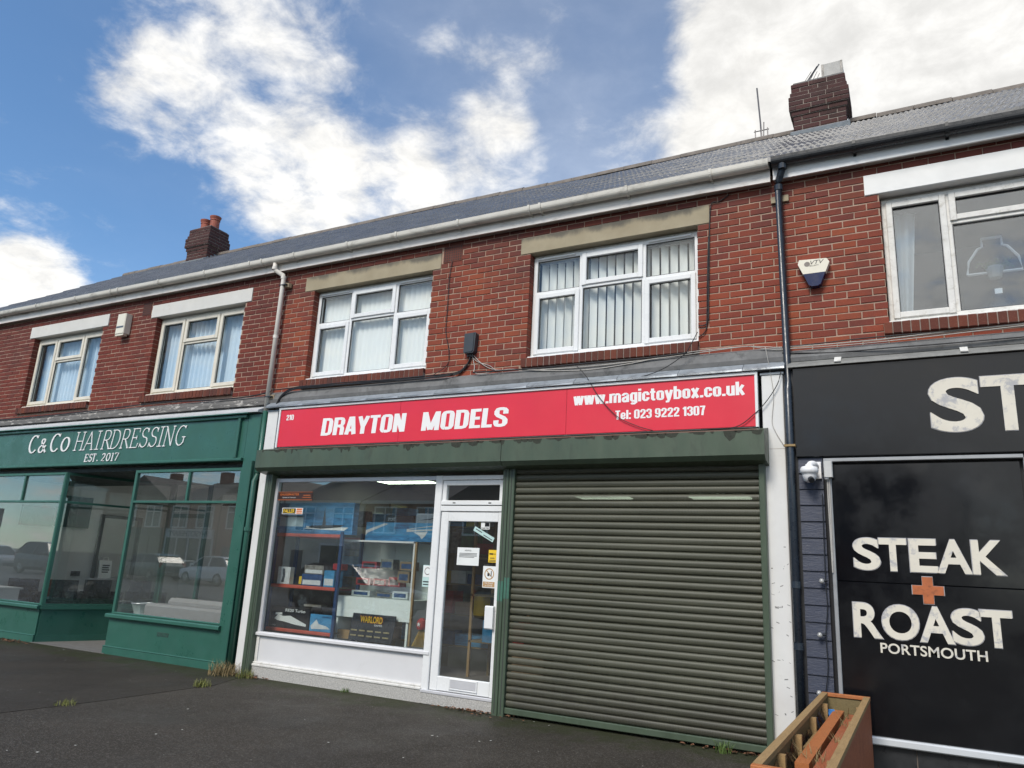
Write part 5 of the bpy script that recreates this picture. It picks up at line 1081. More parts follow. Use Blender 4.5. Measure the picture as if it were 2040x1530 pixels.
def box_thing(nm, x0, x1, y0, y1, z0, z1, mat, lab, grp='boxed kits in the model shop window', prints=(), cat='box'):
    b = empty(nm, ((x0+x1)/2, (y0+y1)/2, z0), lab, cat, grp); MB().bbox(x0, x1, y0, y1, z0, z1, .003).build('carton', mat, b)
    for (kind, a) in prints:
        if kind == 'panel': u0, u1, w0, w1, m_ = a; MB().box(x0+(x1-x0)*u0, x0+(x1-x0)*u1, y0-.0012, y0-.0002, z0+(z1-z0)*w0, z0+(z1-z0)*w1).build('printed_panel', m_, b)
        if kind == 'poly': pts, m_ = a; MB().prism_y([(x0+(x1-x0)*u, z0+(z1-z0)*w) for u, w in pts], y0-.0024, y0-.0013).build('picture', m_, b)
        if kind == 'text': s, u0, u1, w0, w1, m_ = a; fit_text(b, 'lettering', s, x0+(x1-x0)*u0, x0+(x1-x0)*u1, z0+(z1-z0)*w0, z0+(z1-z0)*w1, y0-.0026, m_, .001, offset=.012)
    return b
hull = [(.42, .20), (.60, .16), (.84, .22), (.90, .30), (.66, .28), (.63, .86), (.615, .28), (.48, .26)]
box_thing('model_box', -5.90, -4.56, .17, .27, 1.822, 2.235, M_SEAB, 'long sea-blue ship kit box on the top red beam', prints=[('panel', (0, 1, .52, 1, M_SKYB)), ('panel', (.04, .36, .22, .56, pm('faded_print', (.40, .52, .58), .5, .2, 9))), ('poly', (hull, M_INK)), ('poly', ([(.40, .24), (.42, .20), (.38, .16), (.9, .12), (.95, .22)], M_PAP))])
box_thing('model_box', -5.79, -5.12, .16, .25, .597, .865, M_BOXK, 'black racing car kit box on the bottom shelf', prints=[('text', ('RE20 Turbo', .38, .90, .78, .92, M_PAP)), ('poly', ([(.10, .42), (.20, .62), (.34, .56), (.52, .60), (.72, .44), (.95, .26), (.94, .16), (.62, .22), (.40, .30), (.2, .34)], M_PAP)), ('poly', ([(.12, .70), (.30, .72), (.30, .62), (.12, .60)], M_PAP)), ('text', ('1:12', .06, .16, .08, .14, M_PAP))])
for (u, z) in ((-5.66, .70), (-5.28, .645)): pass
box_thing('model_box', -5.10, -4.74, .165, .24, .597, .805, M_SKYB, 'pale blue kit box beside the racing car box', prints=[('poly', ([(.05, .3), (.3, .7), (.42, .45), (.8, .35), (.95, .2), (.1, .12)], M_BOXW)), ('text', ('AIR FORCE', .55, .95, .82, .93, M_NAVYB))])
box_thing('model_box', -5.76, -5.54, .165, .24, 1.152, 1.375, M_BOXW, 'upright white kit box at the left end of the middle shelf', prints=[('poly', ([(.35, .12), (.55, .12), (.62, .5), (.55, .9), (.35, .9), (.42, .5)], M_BOXK))])
for (a, b, c, d, m_, lab) in ((-5.33, -4.98, 1.152, 1.30, M_NAVYB, 'navy kit box lying on the middle shelf'), (-5.30, -4.97, 1.302, 1.415, M_MIX, 'grey printed kit box on top of the navy one'), (-4.95, -4.78, 1.152, 1.36, M_SKYB, 'narrow blue and white kit box at the right end of the middle shelf')):
    box_thing('model_box', a, b, .17, .34, c, d, m_, lab, prints=[('panel', (.06, .94, .1, .5, M_BOXW))])
DC = empty('display_cabinet', (-4.24, .5, .14), 'white framed glass display cabinet in the model shop window', 'cabinet')
m = MB()
for x in (-4.845, -3.665):
    for y in (.30, .73): m.box(x, x+.022, y, y+.022, 1.05, 1.765)
for z in (1.745,): m.box(-4.845, -3.643, .30, .322, z, z+.022); m.box(-4.845, -3.643, .73, .752, z, z+.022); m.box(-4.845, -4.823, .322, .73, z, z+.022); m.box(-3.665, -3.643, .322, .73, z, z+.022)
m.build('frame', M_UPVC, DC); M_CABW = pm('pale_mint_laminate', (.80, .86, .84), .4, .03, 3)
MB().box(-4.85, -3.638, .30, .755, .80, 1.055).build('base_box', M_CABW, DC); MB().box(-4.82, -3.66, .306, .31, 1.056, 1.746).build('pane', M_GLASS, DC); MB().box(-4.82, -3.66, .33, .73, 1.40, 1.408).build('glass_shelf', M_GLASS, DC); MB().box(-4.82, -3.66, .735, .745, 1.056, 1.746).build('back_panel', M_CABW, DC)
for x in (-4.80, -3.70): MB().box(x, x+.03, .32, .74, .14, .80).build('leg_panel', M_CABW, DC)
MB().box(-4.77, -4.50, .33, .36, .53, .64).build('wooden_board', M_RAW, DC)
rr = random.Random(17); labs = ['left', 'second', 'third', 'fourth']
for i, (x, z, w, h, m_) in enumerate(((-4.62, 1.30, .22, .09, M_REDT), (-4.36, 1.30, .20, .09, M_REDT), (-4.14, 1.30, .18, .12, M_REDT), (-4.55, 1.41, .24, .09, M_REDT), (-4.27, 1.41, .20, .13, M_MIX), (-3.98, 1.41, .20, .11, M_CARD), (-3.96, 1.26, .18, .14, M_CARD), (-4.70, 1.06, .30, .07, M_BOXW), (-4.33, 1.06, .26, .06, M_MIX), (-4.02, 1.06, .24, .09, M_BOXW))):
    kind = {id(M_REDT): 'red', id(M_MIX): 'grey mottled', id(M_CARD): 'brown card', id(M_BOXW): 'white'}[id(m_)]; lvl = 'top glass shelf' if z > 1.4 else ('cabinet floor' if z < 1.1 else 'stack in the cabinet middle')
    box_thing('model_car_box', x, x+w, .42+.03*(i % 3), .56+.03*(i % 3), z if z != 1.30 else 1.20, (z if z != 1.30 else 1.20)+h, m_, f'{kind} boxed model car on the {lvl}, {"left end" if x < -4.5 else "second along" if x < -4.3 else "middle" if x < -4.1 else "right end"}', 'boxed model cars in the display cabinet', [('panel', (.12, .88, .2, .75, M_BOXK if kind == 'red' else M_NAVYB))])
box_thing('model_box', -4.455, -3.37, .32, .42, 1.768, 2.0, M_SKYB, 'wide blue aircraft kit box on top of the display cabinet', prints=[('text', ('TURBO', .44, .62, .80, .90, M_NAVYB)), ('text', ('BEAVER', .42, .64, .66, .77, M_NAVYB)), ('poly', ([(.0, .25), (.03, .42), (.33, .92), (.27, .95), (.0, .55)], M_BOXW)), ('poly', ([(.60, .50), (.98, .62), (.98, .68), (.62, .62), (.75, .72), (.98, .82), (.98, .88), (.60, .66)], M_BOXW)), ('poly', ([(.70, .5), (.9, .55), (.86, .30), (.82, .14), (.79, .3)], M_BOXW)), ('panel', (0, 1, .0, .28, M_SEAB))])
box_thing('model_box', -4.25, -3.80, .45, .60, 2.001, 2.10, M_BOXK, 'black kit box lying behind the aircraft box', prints=[('text', ('SPORT', .08, .35, .3, .7, M_PAP))])
box_thing('model_box', -3.76, -3.33, .45, .60, 2.001, 2.13, M_BOXW, 'white glider kit box lying behind the aircraft box', prints=[('poly', ([(.05, .3), (.5, .5), (.95, .85), (.98, .8), (.5, .38)], M_INK))])
WS = empty('display_card', (-4.15, .2, .55), 'black wargame display card propped in the window bottom', 'display card')
m = MB(); m.obox((-4.145, .235, .70), (.335, 0, 0), (0, .03, .16), (0, -.004, .001)); m.build('card', M_BOXK, WS); 
fit_text(WS, 'lettering', 'WARLORD', -4.33, -3.98, .755, .84, .222, M_ORP, .001, offset=.03); fit_text(WS, 'lettering', 'WARLORD', -4.325, -3.985, .760, .835, .2195, M_YEL, .001, offset=.01); fit_text(WS, 'lettering', 'GAMES', -4.10, -3.98, .725, .748, .215, M_PAP, .001)
q = MB()
for r_ in range(2):
    for i in range(5): x = -4.44+i*.125; q.box(x, x+.09, .197-r_*.012, .199-r_*.012, .655-r_*.06, .672-r_*.06)
q.build('small_logos', pm('faint_gold', (.32, .27, .14), .5, .3, 60), WS)
pd = MB(); pd.box(-3.625, -3.60, .28, .31, .53, 1.76); pd = pd.build('wooden_upright', M_RAW, None); props(pd, 'bare wooden upright beside the display cabinet', 'post')
ST = empty('straw_figure', (-3.40, .25, .55), 'bundle of yellow straw with a red patch in the window corner', 'ornament'); q = MB(); rr2 = random.Random(2)
for i in range(220):
    a = rr2.random()*6.28; r_ = .10*rr2.random(); x, y = -3.42+r_*math.cos(a), .26+r_*math.sin(a)*.6; q.tube([(x*.3-3.42*.7, y*.3+.26*.7, .74), (x+.03*math.cos(a), y+.02*math.sin(a), .54)], .002, 3)
q.build('straw', pm('yellow_straw', (.42, .29, .08), .8, .2, 30), ST); MB().lathe((-3.42, .25, .74), [(.05, 0), (.062, .03), (.055, .10), (.02, .13)], 14).build('red_cap', M_REDT, ST)
MB().prism_y([(-3.42+(.030 if k % 2 == 0 else .012)*math.cos(math.pi/2+k*math.pi/5), .80+(.030 if k % 2 == 0 else .012)*math.sin(math.pi/2+k*math.pi/5)) for k in range(10)], .183, .187).build('star', M_PAP, ST)
# back of the shop seen through the door
for i, (x0, x1, y, z0, z1, m_, lab) in enumerate(((-3.02, -2.72, 1.2, 1.18, 1.45, M_CARD, 'tan carton on the shelf behind the door, nearer the window'), (-2.66, -2.22, 1.2, 1.18, 1.46, M_CARD, 'wide tan carton on the shelf behind the door'), (-2.95, -2.55, .9, .60, .86, M_SKYB, 'blue kit box low behind the door'), (-2.53, -2.36, .88, .58, .86, M_REDT, 'red kit box low behind the door'), (-2.8, -2.1, .9, .15, .56, M_CARD, 'big brown carton on the floor behind the door'))):
    box_thing('stock_box', x0, x1, y, y+.3, z0, z1, m_, lab, 'stock boxes behind the shop door')
SH = empty('stock_shelf', (-2.4, 1.3, .14), 'dark stock shelf unit behind the shop door', 'shelf'); 
for z in (.56, 1.13, 1.6): MB().box(-3.3, -1.6, 1.15, 1.6, z, z+.025).build('board', M_OLDT, SH)
for x in (-3.3, -2.47, -1.64): MB().box(x, x+.035, 1.15, 1.18, .14, 2.1).build('upright', M_RAW, SH)
# crowded shelves further back
BK2 = empty('back_shelving', (-4.4, 1.6, .14), 'dim back shelving crowded with kits behind the display cabinet', 'shelving')
for z in (.45, .85, 1.25, 1.65, 2.02): MB().box(-5.9, -3.15, 1.45, 1.85, z, z+.02).build('board', M_OLDT, BK2)
for x in (-5.9, -4.98, -4.06, -3.17): MB().box(x, x+.03, 1.45, 1.85, .14, 2.35).build('upright', M_OLDT, BK2)
r3 = random.Random(31); bm_ = [M_SKYB, M_NAVYB, M_REDT, M_BOXW, M_MIX, M_CARD, M_SEAB, M_YEL, M_BOXK, pm('green_box_print', (.06, .16, .07), .4, .3, 12)]
ORD = ['first', 'second', 'third', 'fourth', 'fifth', 'sixth', 'seventh', 'eighth', 'ninth', 'tenth', 'eleventh', 'twelfth', 'thirteenth', 'fourteenth', 'fifteenth']; CN = ['sky blue', 'navy', 'red', 'white', 'grey mottled', 'brown', 'sea blue', 'yellow', 'black', 'green']
for zi, z in enumerate((.47, .87, 1.27, 1.67, 2.04)):
    x = -5.84; xi = 0
    while x < -3.3:
        w, h = r3.uniform(.12, .34), r3.uniform(.10, .30); ci = r3.randrange(10); mm = bm_[ci]
        b = MB().bbox(x, x+w, 1.46+r3.random()*.05, 1.75, z, z+h, .003).build('stock_box', mm, None); props(b, f'{CN[ci]} kit box on the {ORD[zi]} back shelf up, {ORD[xi]} from the left', 'box', 'kits on the back shelves'); x += w+r3.uniform(.005, .05); xi += 1
for i, (x, z, w, h, m_) in enumerate(((-5.84, 1.16, .07, .20, M_REDT), (-5.50, 1.16, .14, .10, M_YEL), (-4.93, 1.37, .15, .08, M_REDT), (-5.45, .60, .02, .02, M_MIX), (-5.36, .88, .30, .03, M_MIX), (-5.05, .81, .25, .09, M_BOXK))):
    if w > .03: box_thing('model_box', x, x+w, .30, .42, z, z+h, m_, ['slim red kit box at the end of the middle shelf', 'small yellow kit box between the boxes on the middle shelf', 'red kit box on top of the narrow blue one', '', 'flat grey kit on top of the racing car box', 'black kit box on top of the pale blue box'][i])
# stickers and notices on the glass
def notice(nm, x0, x1, z0, z1, y, mat, lab, parts=(), rot=0.0):
    o = empty(nm, ((x0+x1)/2, y, (z0+z1)/2), lab, 'notice', 'notices stuck to the shop glass'); o.rotation_euler = (0, rot, 0)
    def L(m): return m
    cx, cz = (x0+x1)/2, (z0+z1)/2; s = MB().box(x0, x1, y-.0015, y, z0, z1).build('sheet', mat, o)
    for p in parts:
        if p[0] == 't': fit_text(o, 'lettering', p[1], x0+(x1-x0)*p[2], x0+(x1-x0)*p[3], z0+(z1-z0)*p[4], z0+(z1-z0)*p[5], y-.0030, p[6], .0006, offset=p[7] if len(p) > 7 else 0)
        if p[0] == 'b': MB().box(x0+(x1-x0)*p[1], x0+(x1-x0)*p[2], y-.0026, y-.0016, z0+(z1-z0)*p[3], z0+(z1-z0)*p[4]).build('printed_block', p[5], o)
        if p[0] == 'r':
            u, w, r_, m_ = p[1:]; q = MB(); X, Z = x0+(x1-x0)*u, z0+(z1-z0)*w; n_ = 20
            vs = [(X+k_*math.cos(6.283*i/n_), y-.0026, Z+k_*math.sin(6.283*i/n_)) for k_ in (r_, r_*.82) for i in range(n_)]; q.add(vs, [(i, (i+1) % n_, n_+(i+1) % n_, n_+i) for i in range(n_)]); q.obox((X, -.0022+y, Z), (r_*.62, 0, -r_*.62), (0, .0003, 0), (r_*.06, 0, r_*.06)); q.build('ring', m_, o)
    return o
YG = -.0765
notice('sticker', -5.69, -5.075, 2.243, 2.352, YG, pm('dark_brown_print', (.045, .018, .012), .4), 'dark brown gaugemaster sticker at the top of the display window', [('t', 'GAUGEMASTER', .06, .62, .56, .82, M_ORP, .012), ('t', 'Quality in Control', .14, .52, .22, .38, M_PAP), ('b', .74, .94, .55, .62, M_ORP), ('b', .72, .96, .3, .36, M_ORP), ('b', 0, 1, .955, 1, M_ORP), ('b', 0, 1, 0, .045, M_ORP)])
notice('sticker', -5.58, -5.215, 2.058, 2.140, YG, M_PAP, 'black and yellow faller sticker under the brown one', [('b', .03, .66, .08, .92, M_BOXK), ('t', 'FALLER', .07, .62, .2, .8, M_YEL, .02), ('b', .70, .97, .08, .28, M_ORP), ('b', .70, .97, .36, .56, M_ORP), ('b', .70, .97, .64, .92, M_ORP)])
notice('notice_card', -3.235, -3.105, 1.245, 1.49, YG, M_TEAL, 'no smoking card at the right edge of the display window', [('b', .05, .95, .45, .97, M_PAP), ('r', .5, .72, .042, M_REDT), ('b', .1, .9, .2, .26, M_INK), ('b', .1, .9, .08, .13, M_INK)])
YD = -.0795
notice('notice_sheet', -2.777, -2.486, 1.509, 1.706, YD, M_PAP, 'white typed notice sheet in the middle of the door glass', [('t', 'NOTICE', .35, .64, .80, .88, M_INK)]+[('b', .1, .9-.12*(i == 3), .66-.07*i, .69-.07*i, M_INK) for i in range(4)])
notice('notice_card', -2.362, -2.258, 1.553, 1.690, YD, M_YEL, 'yellow camera warning card on the door glass', [('b', .1, .55, .62, .74, M_BOXK), ('b', .55, .9, .66, .70, M_BOXK), ('b', .2, .75, .32, .38, M_INK), ('b', .1, .9, .16, .2, M_INK), ('b', .1, .9, .06, .1, M_INK)])
notice('notice_card', -2.422, -2.258, 1.278, 1.512, YD, M_PAP, 'no food or drink card with a tan band on the door glass', [('r', .5, .64, .062, pm('tan_print', (.45, .27, .12), .5)), ('b', .36, .52, .54, .68, M_INK), ('b', .62, .68, .52, .78, M_INK), ('b', .05, .95, .04, .28, MATS['tan_print']), ('t', 'No Food', .2, .8, .18, .26, M_PAP), ('t', 'or Drink', .2, .8, .07, .15, M_PAP)])
notice('notice_strip', -2.585, -2.295, 1.835, 1.888, YD, M_TEAL, 'pale teal paper strip stuck at a slant on the door glass', [('b', .08, .4, .5, .68, M_INK), ('b', .5, .95, .25, .42, M_INK)], R_(26))
notice('sticker', -2.482, -2.369, 1.914, 1.995, YD-.001, M_PAP, 'black and white star square sticker at the top of the door glass', [('b', .45, .97, .4, .95, M_BOXK), ('t', 'CARTER', .05, .95, .06, .28, M_INK, .01), ('b', .64, .78, .6, .75, M_PAP)])
# ------------------------------------------------------------------ salon interior
M_BLK = pm('black_leatherette', (.012, .012, .014), .3, .15, 6); M_GREYF = pm('grey_upholstery', (.30, .29, .29), .85, .06, 6, bmp=.15, bscale=120)
XW = -13.195
TV = empty('wall_television', (XW, 1.8, 2.2), 'black television on the salon wall behind the lobby window', 'television'); MB().box(XW, XW+.04, 1.45, 2.15, 1.88, 2.50).build('screen', pm('tv_screen', (.01, .011, .014), .08), TV)
TV = empty('wall_television', (XW, 1.1, 2.0), 'wide dark screen on the salon wall behind the left bay', 'television'); MB().box(XW, XW+.05, .78, 1.40, 1.86, 2.24).build('screen', MATS['tv_screen'], TV)
MI = empty('wall_mirror', (XW, 2.9, 1.5), 'tall dark framed mirror on the salon wall', 'mirror'); m = MB()
for (a, b, c, d) in ((2.40, 2.47, .90, 2.20), (3.28, 3.35, .90, 2.20), (2.47, 3.28, 2.13, 2.20)): m.box(XW, XW+.05, a, b, c, d)
m.build('frame', pm('dark_grey_frame', (.07, .07, .07), .5), MI); MB().box(XW, XW+.02, 2.47, 3.28, .92, 2.13).build('mirror_glass', pm('mirror_silver', (.7, .7, .7), .03, .0, 1, metal=1.0), MI); MB().box(XW, XW+.22, 2.38, 3.36, .87, .90).build('mirror_shelf', M_ALU, MI)
BG = empty('carrier_bag', (XW+.2, 2.62, .9), 'white printed carrier bag leaning by the mirror', 'bag'); MB().obox((XW+.12, 2.62, 1.08), (.02, 0, .003), (0, .13, 0), (-.02, 0, .18)).build('bag_body', M_PAP, BG); MB().tube(smooth_path([(XW+.10, 2.56, 1.25), (XW+.10, 2.58, 1.32), (XW+.10, 2.66, 1.32), (XW+.10, 2.68, 1.25)]), .006, 6).build('handle', M_PAP, BG); q = MB()
for i in range(4): q.box(XW+.141, XW+.148, 2.54, 2.70-.02*(i % 2), 1.15-i*.045, 1.175-i*.045)
q.build('print_lines', M_INK, BG)
props(MB().box(XW, XW+.012, 1.98, 2.17, .93, 1.03).build('socket_plate', M_BLK, None), 'black socket plate low on the salon wall', 'socket')
def salon_chair(x, y, rz, lab):
    c = empty('salon_chair', (x, y, 0), lab, 'chair', 'black salon chairs'); c.rotation_euler = (0, 0, rz)
    def bb(nm, *a): m = MB(); m.vbox(*a, .04); m.v = [(p[0]+x, p[1]+y, p[2]) for p in m.v]; return m.build(nm, M_BLK, c)
    bb('seat', -.27, .27, -.26, .26, .40, .52); bb('backrest', -.26, .26, .20, .30, .52, .88); bb('arm', -.33, -.26, -.22, .28, .42, .66); bb('arm', .26, .33, -.22, .28, .42, .66)
    m = MB().lathe((x, y, 0), [(.28, 0.02), (.27, .05), (.05, .07), (.04, .40)], 16); m.build('pedestal', M_ALU, c)
salon_chair(-12.35, 1.35, R_(60), 'black salon chair nearest the corner post of the lobby'); salon_chair(-12.55, 2.3, R_(80), 'black salon chair below the wall television'); salon_chair(-12.4, 3.2, R_(90), 'black salon chair in front of the mirror'); salon_chair(-12.75, .75, R_(40), 'black salon chair behind the left bay pane')
CT = empty('reception_counter', (-12.7, .35, 0), 'white reception counter behind the left bay window', 'counter'); MB().vbox(-13.1, -12.3, .12, .55, .02, .72, .01).build('front', M_PANELW, CT); MB().box(-13.12, -12.26, .10, .58, .721, .75).build('top', M_ALU, CT)
SF = empty('waiting_bench', (-7.5, .45, .02), 'grey upholstered waiting bench against the right bay glass', 'bench'); MB().bbox(-8.35, -6.5, .16, .42, .02, .735, .03).build('backrest', M_GREYF, SF); MB().bbox(-8.25, -6.5, .42, .98, .02, .44, .03).build('seat', M_GREYF, SF); MB().bbox(-8.2, -6.55, .43, .62, .60, .82, .05).build('cushion', M_GREYF, SF)
BK = empty('wire_basket', (-8.55, .5, .02), 'pale metal basket beside the grey bench', 'basket'); m = MB(); m.lathe((-8.58, .3, .55), [(.11, 0), (.16, .16)], 14); m.build('tub', pm('pale_green_tub', (.35, .42, .4), .5), BK); MB().tube([(-8.58+.165*math.cos(k*.3142), .3+.165*math.sin(k*.3142), .715) for k in range(21)], .008, 6).build('rim', M_ALU, BK)
MB().box(-8.70, -8.45, .12, .48, .02, .55).build('stand', M_PANELW, BK)
M_SPOT = emis('downlight_glow', (1.0, .95, .88), 28.0)
for i, (x, y) in enumerate(((-11.9, 2.0), (-9.4, 3.0), (-7.6, 2.0), (-12.2, 3.6), (-10.4, 4.0), (-8.2, 3.8))):
    d_ = empty('downlight', (x, y, 2.99), ['round lit downlight above the salon chairs by the lobby', 'round lit downlight near the air unit', 'round lit downlight over the grey bench', 'round lit downlight before the mirror', 'round lit downlight at the salon back, middle', 'round lit downlight at the salon back, right'][i], 'light', 'lit salon downlights')
    MB().lathe((x, y, 2.975), [(.075, 0), (.085, .02)], 16).build('bezel', M_ALU, d_); MB().lathe((x, y, 2.968), [(.06, 0), (.06, .006)], 16).build('lamp', M_SPOT, d_)
AC = empty('air_conditioner', (-12.8, 4.4, 2.6), 'white wall air conditioner high at the back of the salon', 'air conditioner'); MB().bbox(-11.9, -10.9, 4.35, 4.58, 2.55, 2.85, .04).build('case', M_UPVC, AC); MB().box(-11.85, -10.95, 4.34, 4.36, 2.57, 2.61).build('vent', M_SLAT_IN, AC)
# ------------------------------------------------------------------ the far side of the street (it shows in the shop glass)
def far_brick(name, a, b):
    m, t, p, o = nt(name); br = N(t, 'ShaderNodeTexBrick'); br.inputs['Scale'].default_value = 4.4; br.inputs['Color1'].default_value = (*a, 1); br.inputs['Color2'].default_value = (*b, 1); br.inputs['Mortar'].default_value = (.3, .25, .2, 1); br.inputs['Mortar Size'].default_value = .012
    mp = N(t, 'ShaderNodeMapping'); mp.inputs['Rotation'].default_value = (R_(90), 0, 0); t.links.new(pos(t), mp.inputs[0]); t.links.new(mp.outputs[0], br.inputs['Vector']); t.links.new(br.outputs[0], p.inputs['Base Color']); p.inputs['Roughness'].default_value = .85; return m
FB1, FB2 = far_brick('far_red_brick', (.20, .06, .04), (.27, .09, .055)), far_brick('far_brown_brick', (.14, .07, .05), (.19, .09, .06)); M_REND = pm('far_cream_render', (.62, .60, .54), .8, .05, 2); M_FROOF = pm('far_roof_tile', (.07, .06, .058), .7, .25, 3)
M_FGL = pm('far_window_glass', (.05, .06, .07), .08, .2, 2)
def far_house(x0, x1, wallm, lab, shop, sign=None, signm=None, yf=-30.0, gable=False):
    b = empty('opposite_building', ((x0+x1)/2, yf-4, 0), lab, 'building', 'buildings across the street'); H = 5.3
    MB().box(x0, x1, yf-8, yf, 0, H).build('wall', wallm, b)
    m = MB(); e = .35
    if gable: m.add([(x0-e, yf+e, H), (x1+e, yf+e, H), ((x0+x1)/2, yf+e, H+1.9), (x0-e, yf-8, H), (x1+e, yf-8, H), ((x0+x1)/2, yf-8, H+1.9)], [(0, 1, 2), (0, 2, 5, 3), (1, 4, 5, 2), (3, 5, 4)])
    else: m.add([(x0, yf+e, H-.05), (x1, yf+e, H-.05), (x1, yf-4, H+1.8), (x0, yf-4, H+1.8), (x0, yf-8-e, H-.05), (x1, yf-8-e, H-.05)], [(0, 1, 2, 3), (3, 2, 5, 4), (0, 3, 4), (1, 5, 2), (0, 4, 5, 1)])
    rf = m.build('roof', M_FROOF, b); cx = x0+.6; MB().box(cx, cx+.9, yf-4.3, yf-3.7, H+1.2, H+2.6).build('chimney', wallm, rf)
    MB().box(x0, x1, yf+.36, yf+.42, H-.22, H-.02).build('fascia', M_REND, b)
    n = 2; wd = (x1-x0)/n
    for i in range(n):
        a = x0+wd*(i+.5)-.85; w = MB(); z0, z1 = 3.4, 4.85
        for (p, q, r, s) in ((a, a+.09, z0, z1), (a+1.61, a+1.7, z0, z1), (a+.8, a+.88, z0, z1), (a, a+1.7, z0-.09, z0), (a, a+1.7, z1, z1+.09), (a, a+1.7, z0+1.05, z0+1.12)): w.box(p, q, yf+.0, yf+.08, r, s)
        w = w.build('window', M_UPVC, b); MB().box(a+.02, a+1.68, yf+.005, yf+.03, z0, z1).build('pane', M_FGL, w)
    if shop:
        s = MB().box(x0+.2, x1-.2, yf+.0, yf+.18, 2.6, 3.25).build('shop_sign', signm or M_REND, b)
        if sign:
            vs, fs = glyphs(sign, .01, 0, 1, .3); xs_ = [v[0] for v in vs]; zs_ = [v[1] for v in vs]; a_, b_, c_, d_ = min(xs_), max(xs_), min(zs_), max(zs_)
            MB().add([(x1-.6-(v[0]-a_)/(b_-a_)*(x1-x0-1.2), yf+.185+v[2]*.02, 2.72+(v[1]-c_)/(d_-c_)*.4) for v in vs], fs).build('lettering', M_INK, s)
        w = MB(); k = int((x1-x0-.4)/1.1)
        for i in range(k+1): xx = x0+.2+(x1-x0-.4)*i/k; w.box(xx-.05, xx+.05, yf+.02, yf+.12, .5, 2.6)
        w.box(x0+.2, x1-.2, yf+.02, yf+.12, .0, .5); w = w.build('shop_window', signm or M_UPVC, b); MB().box(x0+.25, x1-.25, yf+.03, yf+.06, .5, 2.6).build('pane', M_FGL, w)
    else:
        d = MB().box(x0+.7, x0+1.65, yf, yf+.08, 0, 2.1).build('door', M_NAVY, b); w = MB().box(x1-2.9, x1-.8, yf, yf+.5, .6, 2.6).build('bay_window', M_UPVC, b); MB().box(x1-2.75, x1-.95, yf+.505, yf+.52, .9, 2.45).build('pane', M_FGL, w)
X = -53.0
hs = [(6.0, FB1, 'red brick building with a dark shop front before the white clinic across the street', True, None, M_BLACKP, True), (5.5, FB1, 'brick building with a white physiotherapy shop front across the street', True, 'PHYSIOTHERAPY', M_PANELW, False),
      (6.5, FB1, 'red brick house next to the physiotherapy clinic across the street', False, None, None, True), (6.5, M_REND, 'cream rendered house across the street', False, None, None, False), (6.5, FB1, 'red brick shop with a blue sign across the street', True, None, M_NAVY, False), (6.5, FB2, 'brown brick house opposite the salon across the street', False, None, None, True), (6.5, FB1, 'red brick house opposite the model shop across the street', False, None, None, False), (6.5, M_REND, 'cream rendered shop opposite the planter across the street', True, None, M_GREEN, False), (6.5, FB1, 'red brick house at the near end of the far row', False, None, None, True)]
for (w, wm, lab, shop, sign, sm_, gb) in hs:
    far_house(X, X+w-.15, wm, lab, shop, sign, sm_, gable=gb); X += w
o = MB().box(-90, 40, -29.9, -26.5, -.05, .12).build('far_pavement', M_ASPH2); o['kind'] = 'structure'
